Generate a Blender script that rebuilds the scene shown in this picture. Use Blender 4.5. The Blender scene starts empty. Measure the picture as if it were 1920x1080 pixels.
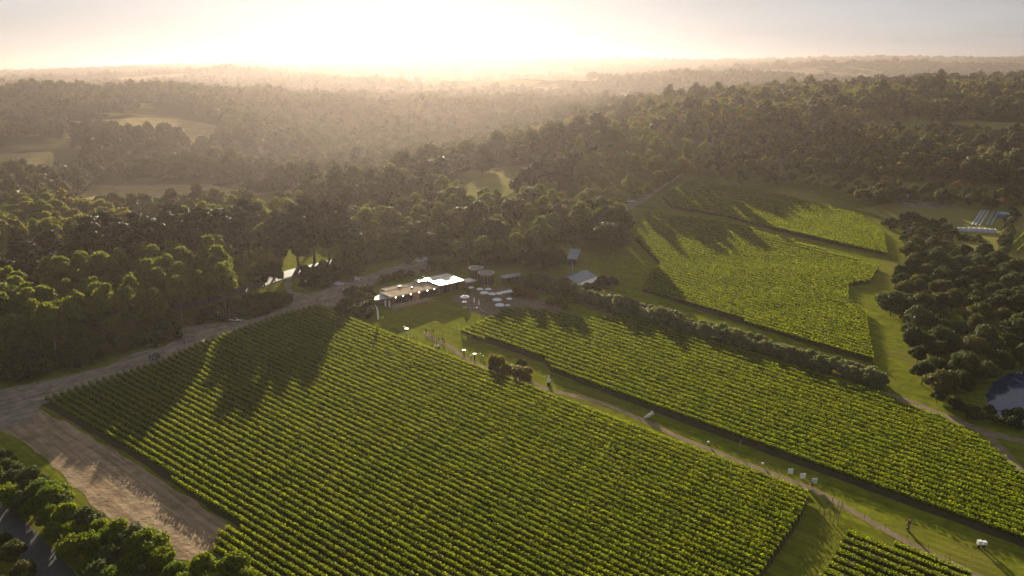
import bpy, bmesh, math, random
import numpy as np
from mathutils import Vector, Matrix
from mathutils.geometry import tessellate_polygon
random.seed(7); RNG = np.random.default_rng(7)
C = bpy.context.scene.collection
scene = bpy.context.scene
R = math.radians

# ------------------------------------------------------------------ camera
CH = 105.0                                   # camera height above the datum
FPX = 1371.0                                 # focal length in px of the 1920 wide photograph
PITCH = math.atan(406 / FPX); cP, sP = math.cos(PITCH), math.sin(PITCH)
cam = bpy.data.cameras.new('camera'); cam.sensor_width = 36; cam.lens = 36 * FPX / 1920
cam.clip_start = 1; cam.clip_end = 40000
cam_o = bpy.data.objects.new('camera', cam); C.objects.link(cam_o)
cam_o.location = (0, 0, CH); cam_o.rotation_euler = (math.pi / 2 - PITCH, 0, 0)
scene.camera = cam_o

# ------------------------------------------------------------------ light
SUN_EL, SUN_AZ = R(13.4), R(-7.2)            # azimuth from +Y towards +X
world = bpy.data.worlds.new('World'); scene.world = world; world.use_nodes = True
wn = world.node_tree.nodes; wl = world.node_tree.links
for n in list(wn): wn.remove(n)
wo = wn.new('ShaderNodeOutputWorld'); wb = wn.new('ShaderNodeBackground'); wb.inputs['Strength'].default_value = 0.068
sky = wn.new('ShaderNodeTexSky'); sky.sky_type = 'NISHITA'; sky.sun_disc = False
sky.sun_elevation = SUN_EL; sky.sun_rotation = SUN_AZ; sky.altitude = 100
sky.air_density = 1.0; sky.dust_density = 1.2; sky.ozone_density = 1.0
tc = wn.new('ShaderNodeTexCoord')
mp = wn.new('ShaderNodeMapping'); mp.inputs['Scale'].default_value = (1.6, 1.6, 14)
nz = wn.new('ShaderNodeTexNoise'); nz.inputs['Scale'].default_value = 2.2; nz.inputs['Detail'].default_value = 6; nz.inputs['Roughness'].default_value = .55
cr = wn.new('ShaderNodeValToRGB'); cr.color_ramp.elements[0].position = .42; cr.color_ramp.elements[1].position = .75
cr.color_ramp.elements[0].color = (0, 0, 0, 1); cr.color_ramp.elements[1].color = (.85, .85, .85, 1)
hs = wn.new('ShaderNodeHueSaturation'); hs.inputs['Saturation'].default_value = .05; hs.inputs['Value'].default_value = 1.75
mx = wn.new('ShaderNodeMix'); mx.data_type = 'RGBA'
hs0 = wn.new('ShaderNodeHueSaturation'); hs0.inputs['Saturation'].default_value = .12; hs0.inputs["Value"].default_value = .93
wl.new(tc.outputs['Generated'], mp.inputs['Vector']); wl.new(mp.outputs[0], nz.inputs['Vector']); wl.new(nz.outputs['Fac'], cr.inputs['Fac'])
wl.new(sky.outputs[0], hs.inputs['Color']); wl.new(cr.outputs['Color'], mx.inputs['Factor'])
wl.new(sky.outputs[0], hs0.inputs['Color']); wl.new(hs0.outputs[0], mx.inputs['A']); wl.new(hs.outputs[0], mx.inputs['B'])
bw = wn.new('ShaderNodeRGBToBW'); k1 = wn.new('ShaderNodeMath'); k1.operation = 'MULTIPLY_ADD'; k1.inputs[1].default_value = .25; k1.inputs[2].default_value = 1
k2 = wn.new('ShaderNodeMath'); k2.operation = 'DIVIDE'; k2.inputs[0].default_value = 1; k3 = wn.new('ShaderNodeVectorMath'); k3.operation = 'SCALE'   # sky brightness compressed by its own luminance, evening out the glare
wl.new(mx.outputs['Result'], bw.inputs[0]); wl.new(bw.outputs[0], k1.inputs[0]); wl.new(k1.outputs[0], k2.inputs[1]); wl.new(mx.outputs['Result'], k3.inputs[0]); wl.new(k2.outputs[0], k3.inputs['Scale'])
k4 = wn.new('ShaderNodeVectorMath'); k4.operation = 'MULTIPLY'; k4.inputs[1].default_value = (.94, 1.0, 1.08); wl.new(k3.outputs[0], k4.inputs[0])
wl.new(k4.outputs[0], wb.inputs['Color']); wl.new(wb.outputs[0], wo.inputs[0])
sl = bpy.data.lights.new('sun', 'SUN'); sl.energy = 5.0; sl.angle = R(.5); sl.color = (1, .86, .64)
so = bpy.data.objects.new('sun', sl); C.objects.link(so); so.location = (-60, 500, 220)
SD = Vector((math.sin(SUN_AZ) * math.cos(SUN_EL), math.cos(SUN_AZ) * math.cos(SUN_EL), math.sin(SUN_EL)))
so.rotation_euler = SD.to_track_quat('Z', 'Y').to_euler()
scene.view_settings.view_transform = 'Standard'; scene.view_settings.look = 'None'
scene.view_settings.gamma = 1; scene.view_settings.exposure = 1.4
cy = scene.cycles
cy.use_denoising = True; cy.max_bounces = 4; cy.diffuse_bounces = 2; cy.glossy_bounces = 2; cy.transmission_bounces = 2
cy.volume_bounces = 0; cy.transparent_max_bounces = 4; cy.caustics_reflective = False; cy.caustics_refractive = False
cy.sample_clamp_indirect = 6

# ------------------------------------------------------------------ terrain height
PXC = [-900, 0, 300, 600, 900, 1200, 1500, 1800, 2900]
YN = [330, 430, 500, 560, 650, 800, 1000, 1300, 1800, 2500, 4000, 6000, 9000]
ZT = [
 [16, 6, 2, 0, 2, 8, 34, 60, 40, 58, 75, 88, 80],
 [16, 6, 2, 0, 2, 8, 34, 60, 40, 58, 75, 88, 80],
 [16, 9, 2, -4, -4, 10, 44, 68, 42, 66, 92, 124, 90],
 [17, 19, 20, 20, 6, -10, 2, 46, 44, 66, 92, 142, 90],
 [17.5, 28, 33, 34, 20, 8, 4, 34, 44, 68, 100, 168, 90],
 [17, 27, 36, 45, 57, 63, 56, 36, 40, 68, 98, 168, 90],
 [16.5, 24, 33, 42, 57, 73, 79, 60, 50, 72, 103, 160, 90],
 [16, 21, 29, 37, 51, 71, 86, 82, 60, 76, 110, 158, 90],
 [16, 21, 29, 37, 51, 72, 90, 90, 70, 80, 112, 164, 90]]
_uu = np.linspace(-1.9, 1.9, 191); _ll = np.linspace(math.log(330), math.log(9000), 160)
_T = np.array([np.interp(_ll, np.log(YN), r) for r in ZT])
_G = np.array([np.interp(_uu, (np.array(PXC) - 960) / 1400.0, _T[:, j]) for j in range(160)]).T
def _blur(a, k, ax):
    ker = np.exp(-np.linspace(-2, 2, 2 * k + 1) ** 2); ker /= ker.sum()
    p = np.pad(a, [(k, k) if i == ax else (0, 0) for i in (0, 1)], mode='edge')
    return np.apply_along_axis(lambda v: np.convolve(v, ker, 'valid'), ax, p)
_G = _blur(_blur(_G, 7, 0), 4, 1); _G0 = 16.5
def smst(a, b, x): t = np.clip((x - a) / (b - a), 0, 1); return t * t * (3 - 2 * t)
_ridge_px = np.array([-400, 0, 150, 350, 470, 600, 700, 780, 870, 1000, 1100, 1300, 1550, 1900, 2400])
_ridge_z = np.array([-14, -14, -6, 8, 20, 6, 0, 26, 32, 8, 12, 16, 24, 30, 34]) * 1.0
def TZ(x, y):
    x = np.asarray(x, float); y = np.asarray(y, float)
    yc = np.maximum(y, 330.0); u = np.clip(x / yc, -1.89, 1.89)
    fi = (u + 1.9) / 3.8 * 190; fj = (np.log(np.minimum(yc, 8999)) - _ll[0]) / (_ll[-1] - _ll[0]) * 159
    i = np.clip(fi.astype(int), 0, 189); j = np.clip(fj.astype(int), 0, 158); a = fi - i; b = fj - j
    g = _G[i, j] * (1 - a) * (1 - b) + _G[i + 1, j] * a * (1 - b) + _G[i, j + 1] * (1 - a) * b + _G[i + 1, j + 1] * a * b
    w = smst(300, 345, y)
    z = 0.05 * np.minimum(y, 330) * (1 - w) + w * g + (1 - w) * 0
    n = np.sin(x * .021 + y * .008 + 1.3) * np.sin(y * .017 - x * .006 + .4) * 2.2 + np.sin(x * .009 - y * .013) * 2.0
    n2 = np.sin(x * .0041 + 2 + y * .0012) * np.sin(y * .0031 + x * .0009) * 12 + np.sin(x * .0013 + y * .004 + 5) * 7
    z = z + n * smst(480, 800, y) + n2 * .8 * smst(1300, 2600, y)
    for yc_, wd_, am_, fx_, ph_ in ((2250, 200, 20, .0031, 1.0), (3200, 260, 22, .0023, 4.0), (4200, 340, 20, .0017, 2.2)):
        z = z + am_ * np.exp(-((y - yc_ - .12 * x) / wd_) ** 2) * (.55 + .6 * np.sin(x * fx_ + ph_)) - .75 * am_ * np.exp(-((y - yc_ + 1.7 * wd_ - .12 * x) / wd_) ** 2)
    rz = np.interp(960 + u * 1430, _ridge_px, _ridge_z)
    return z + rz * np.exp(-((y - 5600) / 1300.0) ** 2)
def tz(x, y): return float(TZ(x, y))
def ray(px, py):
    dx = px - 960; d = 540 - py
    return dx, FPX * cP + d * sP, d * cP - FPX * sP
def Gd(px, py, h=0.0):
    """the ground point (h above it) that the photograph's pixel looks at"""
    dx, f, up = ray(px, py); Y = np.concatenate([np.arange(90, 1200, .5), np.arange(1200, 8000, 4)])
    d = CH + Y * up / f - (TZ(Y * dx / f, Y) + h)
    k = int(np.argmax(d < 0)) if (d < 0).any() else len(Y) - 1
    if k > 0:
        a = d[k - 1] / (d[k - 1] - d[k] + 1e-9); yy = Y[k - 1] + (Y[k] - Y[k - 1]) * a
    else: yy = Y[0]
    return Vector((yy * dx / f, yy, tz(yy * dx / f, yy)))
def W(px, Y): x = (px - 960) / 1390.0 * Y; return Vector((x, Y, tz(x, Y)))
def GP(pts): return [Gd(*p) for p in pts]
def WP(pts): return [W(*p) for p in pts]

# ------------------------------------------------------------------ materials
def mat(name, col=(.5, .5, .5), rough=.8, metal=0., spec=.3, var=None, scale=1., bump=0., col2=None, emit=None, streak=None):
    m = bpy.data.materials.new(name); m.use_nodes = True; N = m.node_tree.nodes; L = m.node_tree.links
    b = N['Principled BSDF']; b.inputs['Roughness'].default_value = rough; b.inputs['Metallic'].default_value = metal
    b.inputs['Specular IOR Level'].default_value = spec
    g = N.new('ShaderNodeNewGeometry'); nz = N.new('ShaderNodeTexNoise'); nz.inputs['Scale'].default_value = scale
    nz.inputs['Detail'].default_value = 7; nz.inputs['Roughness'].default_value = .65
    L.new(g.outputs['Position'], nz.inputs['Vector'])
    c2 = col2 or tuple(c * .7 for c in col)
    r = N.new('ShaderNodeValToRGB'); r.color_ramp.elements[0].position = .33; r.color_ramp.elements[1].position = .67
    r.color_ramp.elements[0].color = (*c2, 1); r.color_ramp.elements[1].color = (*col, 1)
    L.new(nz.outputs['Fac'], r.inputs['Fac']); L.new(r.outputs['Color'], b.inputs['Base Color'])
    if streak is not None:                                           # ruts and wash lines that run along the ground's fall
        a1 = N.new('ShaderNodeMapping'); a1.inputs['Rotation'].default_value = (0, 0, R(streak)); L.new(g.outputs['Position'], a1.inputs['Vector'])
        a2 = N.new('ShaderNodeMapping'); a2.inputs['Scale'].default_value = (.045, .9, .1); L.new(a1.outputs[0], a2.inputs['Vector'])
        sn = N.new('ShaderNodeTexNoise'); sn.inputs['Scale'].default_value = 1; sn.inputs['Detail'].default_value = 5; sn.inputs['Distortion'].default_value = .6; L.new(a2.outputs[0], sn.inputs['Vector'])
        sr = N.new('ShaderNodeValToRGB'); sr.color_ramp.elements[0].position = .4; sr.color_ramp.elements[1].position = .6; sr.color_ramp.elements[0].color = (.74, .72, .70, 1); sr.color_ramp.elements[1].color = (1.08, 1.08, 1.08, 1)
        sm_ = N.new('ShaderNodeMix'); sm_.data_type = 'RGBA'; sm_.blend_type = 'MULTIPLY'; sm_.inputs['Factor'].default_value = 1
        L.new(sn.outputs['Fac'], sr.inputs['Fac']); L.new(r.outputs['Color'], sm_.inputs['A']); L.new(sr.outputs['Color'], sm_.inputs['B']); L.new(sm_.outputs['Result'], b.inputs['Base Color'])
    if bump:
        bm_ = N.new('ShaderNodeBump'); bm_.inputs['Strength'].default_value = .6; bm_.inputs['Distance'].default_value = bump
        n3 = N.new('ShaderNodeTexNoise'); n3.inputs['Scale'].default_value = scale * 4; n3.inputs['Detail'].default_value = 5
        L.new(g.outputs['Position'], n3.inputs['Vector']); L.new(n3.outputs['Fac'], bm_.inputs['Height']); L.new(bm_.outputs[0], b.inputs['Normal'])
    if emit:
        b.inputs['Emission Color'].default_value = (*emit[0], 1); b.inputs['Emission Strength'].default_value = emit[1]
    return m
def leaf_mat(name, a, b_, tr=.45, scale=.35, rnd=.35, c3=None, rough=.55, tcol=None):
    """leaf: reflects a, b_ (by place and by plant), and lets tr of the light through, yellower"""
    m = bpy.data.materials.new(name); m.use_nodes = True; N = m.node_tree.nodes; L = m.node_tree.links
    pb = N['Principled BSDF']; pb.inputs['Roughness'].default_value = rough; pb.inputs['Specular IOR Level'].default_value = .06
    out = N['Material Output']; g = N.new('ShaderNodeNewGeometry'); nz = N.new('ShaderNodeTexNoise')
    nz.inputs['Scale'].default_value = scale; nz.inputs['Detail'].default_value = 4; L.new(g.outputs['Position'], nz.inputs['Vector'])
    r = N.new('ShaderNodeValToRGB'); e = r.color_ramp.elements; e[0].position = .35; e[1].position = .62
    e[0].color = (*a, 1); e[1].color = (*b_, 1)
    if c3: x = r.color_ramp.elements.new(.74); x.color = (*c3, 1)
    oi = N.new('ShaderNodeObjectInfo')
    ad = N.new('ShaderNodeMath'); ad.operation = 'MULTIPLY_ADD'; ad.inputs[1].default_value = rnd; ad.inputs[2].default_value = -rnd / 2
    s = N.new('ShaderNodeMath'); s.operation = 'ADD'
    L.new(oi.outputs['Random'], ad.inputs[0]); L.new(ad.outputs[0], s.inputs[0]); L.new(nz.outputs['Fac'], s.inputs[1]); L.new(s.outputs[0], r.inputs['Fac'])
    n2 = N.new('ShaderNodeTexNoise'); n2.inputs['Scale'].default_value = 1.7; n2.inputs['Detail'].default_value = 3
    L.new(g.outputs['Position'], n2.inputs['Vector'])
    mr = N.new('ShaderNodeMapRange'); mr.inputs['From Min'].default_value = .3; mr.inputs['From Max'].default_value = .7
    mr.inputs['To Min'].default_value = .6; mr.inputs['To Max'].default_value = 1.35; L.new(n2.outputs['Fac'], mr.inputs['Value'])
    vm = N.new('ShaderNodeVectorMath'); vm.operation = 'SCALE'; L.new(r.outputs['Color'], vm.inputs[0]); L.new(mr.outputs[0], vm.inputs['Scale'])
    L.new(vm.outputs[0], pb.inputs['Base Color'])
    tb = N.new('ShaderNodeBsdfTranslucent'); v2 = N.new('ShaderNodeVectorMath'); v2.operation = 'MULTIPLY'
    v2.inputs[1].default_value = tcol or (1.9, 1.75, .7); L.new(vm.outputs[0], v2.inputs[0]); L.new(v2.outputs[0], tb.inputs['Color'])
    mxs = N.new('ShaderNodeMixShader'); mxs.inputs[0].default_value = tr
    L.new(pb.outputs[0], mxs.inputs[1]); L.new(tb.outputs[0], mxs.inputs[2]); L.new(mxs.outputs[0], out.inputs['Surface'])
    return m
M = {}
M['vine'] = leaf_mat('vine leaves', (.145, .190, .011), (.180, .218, .013), .45, .10, .2, None, .55, (2.2, 2.1, .6))
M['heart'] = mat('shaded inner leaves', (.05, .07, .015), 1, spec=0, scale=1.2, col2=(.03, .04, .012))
M['vsoil'] = mat('vineyard soil', (.105, .080, .050), 1, spec=0, scale=.5, col2=(.070, .062, .030))
M['gum'] = leaf_mat('gum leaves', (.100, .135, .022), (.150, .175, .028), .52, .12, .25)
M['rust'] = leaf_mat('rusty gum leaves', (.095, .115, .024), (.160, .160, .034), .52, .05, .5, (.18, .14, .038))
M['pine'] = leaf_mat('pine needles', (.016, .028, .012), (.030, .044, .016), .15, .2, .3)
M['broad'] = leaf_mat('broad leaves', (.085, .130, .010), (.145, .185, .012), .55, .15, .4)
M['dark'] = leaf_mat('dark leaves', (.035, .052, .013), (.070, .085, .02), .35, .12, .5, (.10, .095, .03))
M['olive'] = leaf_mat('olive leaves', (.15, .175, .075), (.21, .225, .105), .45, .3, .3, None, .5, (1.4, 1.35, .9))
M['shrub'] = leaf_mat('shrub leaves', (.035, .052, .02), (.07, .08, .03), .3, .3, .5)
M['yellow'] = leaf_mat('yellow shrub leaves', (.13, .125, .028), (.20, .155, .03), .4, .5, .4)
M['redleaf'] = leaf_mat('rust red shrub leaves', (.15, .09, .025), (.23, .12, .032), .4, .5, .4)
M['far'] = leaf_mat('far wood leaves', (.035, .048, .022), (.065, .072, .032), .3, .01, .4)
M['valley'] = leaf_mat('valley gum leaves', (.042, .054, .024), (.078, .084, .034), .28, .02, .4)
M['bark'] = mat('bark', (.20, .17, .14), .9, col2=(.10, .08, .06), scale=2)
M['post'] = mat('weathered wood', (.20, .16, .12), .9, scale=3)
M['gravel'] = mat('gravel', (.38, .31, .24), .95, spec=.05, streak=-38, scale=.35, bump=.05, col2=(.19, .16, .13))
M['apron'] = mat('sandy dirt', (.46, .34, .215), 1, spec=0, streak=38, scale=.22, bump=.35, col2=(.25, .19, .13))
M['track'] = mat('track dirt', (.30, .23, .155), 1, spec=0, scale=.5, bump=.08, col2=(.19, .155, .09))
M['asphalt'] = mat('asphalt', (.055, .057, .062), .62, spec=.4, scale=.4)
M['line'] = mat('road paint', (.7, .7, .68), .6, scale=3)
M['dry'] = mat('dry grass', (.46, .34, .16), .95, spec=0, scale=.08, bump=.3, col2=(.32, .25, .11))
M['paddock'] = mat('paddock grass', (.20, .215, .04), .95, spec=0, scale=.06, bump=.3, col2=(.26, .21, .08))
M['paving'] = mat('courtyard gravel', (.26, .19, .14), .9, spec=0, scale=.6, col2=(.18, .13, .10))
M['soil'] = mat('garden soil', (.10, .075, .05), .95, spec=0, scale=.6)
M['fascia'] = mat('matt white trim', (.62, .58, .54), .9, spec=0, scale=2, col2=(.55, .51, .47))
M['white'] = mat('white canvas', (.86, .86, .85), .7, scale=2, col2=(.80, .80, .79))
M['wpaint'] = mat('white paint', (.8, .8, .8), .35, spec=.5, scale=2, col2=(.75, .75, .75))
M['roofm'] = mat('pale metal roof', (.70, .67, .62), .33, .9, scale=.8, col2=(.52, .49, .44))
M['rooft'] = mat('tan roof', (.60, .46, .32), .9, 0, 0, scale=.6, col2=(.40, .32, .23))
M['roofg'] = mat('grey metal roof', (.34, .37, .41), .42, .5, scale=.8, col2=(.26, .29, .33))
M['roofb'] = mat('blue grey roof', (.30, .40, .48), .4, .5, scale=.8, col2=(.22, .30, .38))
M['wall'] = mat('rammed earth wall', (.28, .18, .12), .9, scale=.8, col2=(.20, .13, .09))
M['timber'] = mat('timber', (.17, .12, .085), .8, scale=1.5)
M['deck'] = mat('timber deck', (.27, .23, .20), .8, scale=2)
M['dglass'] = mat('dark glass', (.03, .035, .04), .08, 0, .8, scale=1)
M['steel'] = mat('dark steel', (.06, .06, .065), .5, .6, scale=2)
M['chrome'] = mat('polished steel', (.75, .75, .76), .18, 1, scale=2)
M['lamp'] = mat('lamp glow', (1, .85, .6), .5, emit=((1, .72, .45), 14))
M['rubber'] = mat('tyre rubber', (.02, .02, .02), .8, scale=4)
M['carw'] = mat('white car paint', (.72, .73, .75), .22, .1, .6, scale=1, col2=(.70, .71, .73))
M['carg'] = mat('grey car paint', (.07, .075, .09), .25, .3, .6, scale=1, col2=(.065, .07, .085))
M['carb'] = mat('dark car paint', (.02, .02, .024), .25, .3, .6, scale=1)
M['red'] = mat('tail lamp red', (.35, .02, .02), .3, scale=2)
M['skin'] = mat('skin', (.42, .25, .17), .6, scale=6)
M['hair'] = mat('hair', (.04, .025, .02), .7, scale=8)
for n_, c_ in (('cl_navy', (.03, .04, .08)), ('cl_black', (.02, .02, .022)), ('cl_white', (.7, .69, .66)), ('cl_red', (.30, .06, .04)), ('cl_tan', (.28, .21, .14)), ('cl_blue', (.10, .16, .28))):
    M[n_] = mat(n_, c_, .85, scale=5)
M['bean'] = mat('lime green canvas', (.45, .52, .05), .8, scale=3)
M['blue'] = mat('blue plastic', (.06, .16, .36), .4, scale=1)
M['poly'] = mat('white polythene', (.50, .51, .55), .6, scale=.4, col2=(.40, .41, .46))
M['rustm'] = mat('rusty steel', (.20, .09, .045), .8, .2, scale=3)
M['sign'] = mat('white sculpture panel', (.62, .66, .72), .45, scale=1, col2=(.56, .60, .66))
M['stone'] = mat('grey stone', (.30, .29, .28), .9, scale=2)
def water_mat():
    m = mat('pond water', (.02, .045, .12), .10, 0, .5, scale=.05, bump=.04); return m
M['water'] = water_mat()
def ground_mat():
    m = bpy.data.materials.new('ground cover'); m.use_nodes = True; N = m.node_tree.nodes; L = m.node_tree.links
    b = N['Principled BSDF']; b.inputs['Roughness'].default_value = .95; b.inputs['Specular IOR Level'].default_value = 0
    g = N.new('ShaderNodeNewGeometry')
    def noise(sc, det=6):
        n = N.new('ShaderNodeTexNoise'); n.inputs['Scale'].default_value = sc; n.inputs['Detail'].default_value = det; n.inputs['Roughness'].default_value = .6
        L.new(g.outputs['Position'], n.inputs['Vector']); return n
    def ramp(n, p0, c0, p1, c1):
        r = N.new('ShaderNodeValToRGB'); e = r.color_ramp.elements; e[0].position = p0; e[1].position = p1; e[0].color = (*c0, 1); e[1].color = (*c1, 1)
        L.new(n.outputs['Fac'], r.inputs['Fac']); return r
    r1 = ramp(noise(.35), .35, (.125, .145, .016), .68, (.21, .235, .02))
    mpg = N.new('ShaderNodeMapping'); mpr = N.new('ShaderNodeMapping'); mpr.inputs['Rotation'].default_value = (0, 0, R(38)); L.new(g.outputs['Position'], mpr.inputs['Vector']); mpg.inputs['Scale'].default_value = (.03, 1.1, .1); L.new(mpr.outputs[0], mpg.inputs['Vector'])
    ns = N.new('ShaderNodeTexNoise'); ns.inputs['Scale'].default_value = 1; ns.inputs['Detail'].default_value = 3; L.new(mpg.outputs[0], ns.inputs['Vector'])
    rs = ramp(ns, .38, (.82, .80, .76), .62, (1.1, 1.09, 1.05))
    r2 = ramp(noise(.035), .48, (0, 0, 0), .62, (1, 1, 1))
    near = N.new('ShaderNodeMix'); near.data_type = 'RGBA'; L.new(r1.outputs[0], near.inputs['A']); near.inputs['B'].default_value = (.185, .165, .040, 1)
    mm = N.new('ShaderNodeMath'); mm.operation = 'MULTIPLY'; mm.inputs[1].default_value = .6; L.new(r2.outputs[0], mm.inputs[0]); L.new(mm.outputs[0], near.inputs['Factor'])
    r3 = ramp(noise(.0045, 3), .50, (.065, .070, .028), .56, (.30, .25, .11))
    sx = N.new('ShaderNodeSeparateXYZ'); L.new(g.outputs['Position'], sx.inputs[0])
    mr = N.new('ShaderNodeMapRange'); mr.inputs['From Min'].default_value = 380; mr.inputs['From Max'].default_value = 620; L.new(sx.outputs['Y'], mr.inputs['Value'])
    f = N.new('ShaderNodeMix'); f.data_type = 'RGBA'; L.new(mr.outputs[0], f.inputs['Factor']); L.new(near.outputs['Result'], f.inputs['A']); L.new(r3.outputs[0], f.inputs['B'])
    ml = N.new('ShaderNodeMix'); ml.data_type = 'RGBA'; ml.blend_type = 'MULTIPLY'; ml.inputs['Factor'].default_value = 1; L.new(f.outputs['Result'], ml.inputs['A']); L.new(rs.outputs[0], ml.inputs['B']); L.new(ml.outputs['Result'], b.inputs['Base Color'])
    bp = N.new('ShaderNodeBump'); bp.inputs['Strength'].default_value = .7; bp.inputs['Distance'].default_value = .12
    nb = noise(1.6, 5); L.new(nb.outputs['Fac'], bp.inputs['Height']); L.new(bp.outputs[0], b.inputs['Normal'])
    return m
M['ground'] = ground_mat()

# ------------------------------------------------------------------ helpers
def link(o, parent=None):
    C.objects.link(o)
    if parent is not None: o.parent = parent
    return o
def tag(o, label=None, cat=None, group=None, kind=None):
    if label: o['label'] = label
    if cat: o['category'] = cat
    if group: o['group'] = group
    if kind: o['kind'] = kind
    return o
def empty(name, loc=(0, 0, 0), rz=0, label=None, cat=None, group=None):
    o = bpy.data.objects.new(name, None); o.empty_display_size = .5; link(o); o.location = loc; o.rotation_euler = (0, 0, rz)
    return tag(o, label, cat, group)
def npmesh(name, verts, quads=None, tris=None, m=None, smooth=False):
    me = bpy.data.meshes.new(name); verts = np.asarray(verts, np.float32)
    me.vertices.add(len(verts)); me.vertices.foreach_set('co', verts.ravel())
    nq = 0 if quads is None else len(quads); nt = 0 if tris is None else len(tris)
    loops = np.concatenate([np.asarray(quads, np.int32).ravel() if nq else np.zeros(0, np.int32), np.asarray(tris, np.int32).ravel() if nt else np.zeros(0, np.int32)])
    me.loops.add(len(loops)); me.loops.foreach_set('vertex_index', loops)
    me.polygons.add(nq + nt)
    st = np.concatenate([np.arange(nq) * 4, nq * 4 + np.arange(nt) * 3]).astype(np.int32)
    me.polygons.foreach_set('loop_start', st)
    if m: me.materials.append(m)
    me.update(calc_edges=True)
    if smooth: me.polygons.foreach_set('use_smooth', np.ones(nq + nt, bool))
    return me
class MB:
    """collects boxes, tubes, prisms; build() links them as ONE mesh object"""
    def __init__(s): s.v = []; s.f = []
    def add(s, v, f):
        o = len(s.v); s.v += [tuple(p) for p in v]; s.f += [tuple(i + o for i in q) for q in f]; return s
    def box(s, x0, y0, z0, x1, y1, z1, mtx=None):
        v = [(x0, y0, z0), (x1, y0, z0), (x1, y1, z0), (x0, y1, z0), (x0, y0, z1), (x1, y0, z1), (x1, y1, z1), (x0, y1, z1)]
        if mtx: v = [mtx @ Vector(p) for p in v]
        return s.add(v, [(3, 2, 1, 0), (4, 5, 6, 7), (0, 1, 5, 4), (1, 2, 6, 5), (2, 3, 7, 6), (3, 0, 4, 7)])
    def tube(s, pts, rad, n=7, cap=True):
        pts = [Vector(p) for p in pts]; rad = rad if isinstance(rad, (list, tuple)) else [rad] * len(pts); v = []; f = []
        for i, p in enumerate(pts):
            d = (pts[min(i + 1, len(pts) - 1)] - pts[max(i - 1, 0)]).normalized()
            a = d.cross(Vector((0, 0, 1)) if abs(d.z) < .9 else Vector((1, 0, 0))).normalized(); b = d.cross(a)
            v += [p + (a * math.cos(2 * math.pi * k / n) + b * math.sin(2 * math.pi * k / n)) * rad[i] for k in range(n)]
        for i in range(len(pts) - 1):
            for k in range(n): k2 = (k + 1) % n; f.append((i * n + k, i * n + k2, i * n + n + k2, i * n + n + k))
        if cap: f.append(tuple(range(n))[::-1]); f.append(tuple(range((len(pts) - 1) * n, len(pts) * n)))
        return s.add(v, f)
    def lathe(s, prof, n=16, c=(0, 0, 0)):
        v = []; f = []
        for r, z in prof: v += [(c[0] + r * math.cos(2 * math.pi * k / n), c[1] + r * math.sin(2 * math.pi * k / n), c[2] + z) for k in range(n)]
        for i in range(len(prof) - 1):
            for k in range(n): k2 = (k + 1) % n; f.append((i * n + k, i * n + k2, i * n + n + k2, i * n + n + k))
        return s.add(v, f)
    def prism(s, pts, z0, z1):
        n = len(pts); v = [(p[0], p[1], z0) for p in pts] + [(p[0], p[1], z1) for p in pts]
        return s.add(v, [tuple(range(n))[::-1], tuple(range(n, 2 * n))] + [(i, (i + 1) % n, n + (i + 1) % n, n + i) for i in range(n)])
    def ball(s, c, r, n=10):
        r = (r, r, r) if not isinstance(r, (tuple, list)) else r
        pr = [(math.sin(math.pi * i / (n // 2 + 1)), -math.cos(math.pi * i / (n // 2 + 1))) for i in range(n // 2 + 2)]
        pr[0] = (.02, -1); pr[-1] = (.02, 1); o = len(s.v); s.lathe(pr, n)
        for i in range(o, len(s.v)): p = s.v[i]; s.v[i] = (c[0] + p[0] * r[0], c[1] + p[1] * r[1], c[2] + p[2] * r[2])
        return s
    def mesh(s, name, m, smooth=False):
        me = bpy.data.meshes.new(name); me.from_pydata(s.v, [], s.f); me.materials.append(m)
        if smooth: me.polygons.foreach_set('use_smooth', [True] * len(me.polygons))
        me.update(); return me
    def build(s, name, m, parent=None, smooth=False, label=None):
        o = bpy.data.objects.new(name, s.mesh(name, m, smooth)); link(o, parent)
        if label: o['label'] = label
        return o
def copy_tree(o, parent=None, loc=None, rz=None, sc=None, label=None):
    c = o.copy(); C.objects.link(c); c.parent = parent
    if loc is not None: c.location = loc
    if rz is not None: c.rotation_euler = (0, 0, rz)
    if sc is not None: c.scale = sc if hasattr(sc, '__len__') else (sc, sc, sc)
    if label: c['label'] = label
    for ch in o.children: copy_tree(ch, c)
    return c
def inside(poly, x, y):
    r = False; n = len(poly); j = n - 1
    for i in range(n):
        xi, yi, xj, yj = poly[i][0], poly[i][1], poly[j][0], poly[j][1]
        if (yi > y) != (yj > y) and x < (xj - xi) * (y - yi) / (yj - yi) + xi: r = not r
        j = i
    return r
def inside_np(poly, X, Y):
    r = np.zeros(X.shape, bool); n = len(poly); j = n - 1
    for i in range(n):
        xi, yi, xj, yj = poly[i][0], poly[i][1], poly[j][0], poly[j][1]
        if yi != yj: r ^= ((yi > Y) != (yj > Y)) & (X < (xj - xi) * (Y - yi) / (yj - yi) + xi)
        j = i
    return r
def wiggle(pts, amp, step=2.5, closed=True):
    out = []; n = len(pts); ph = random.random() * 50
    for i in range(n if closed else n - 1):
        a = Vector(pts[i][:2]); b = Vector(pts[(i + 1) % n][:2]); L = (b - a).length; k = max(1, int(L / step)); nn = Vector((-(b - a).y, (b - a).x)).normalized()
        for q in range(k):
            t = q / k; p = a + (b - a) * t; w = math.sin(p.x * .9 + p.y * .7 + ph) * .6 + math.sin(p.x * .31 - p.y * .43 + ph * 2) + math.sin(p.x * 2.3 + p.y * 1.9) * .35
            out.append(p + nn * (w * amp * (0.2 if q == 0 else 1)))
    if not closed: out.append(Vector(pts[-1][:2]))
    return out
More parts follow.
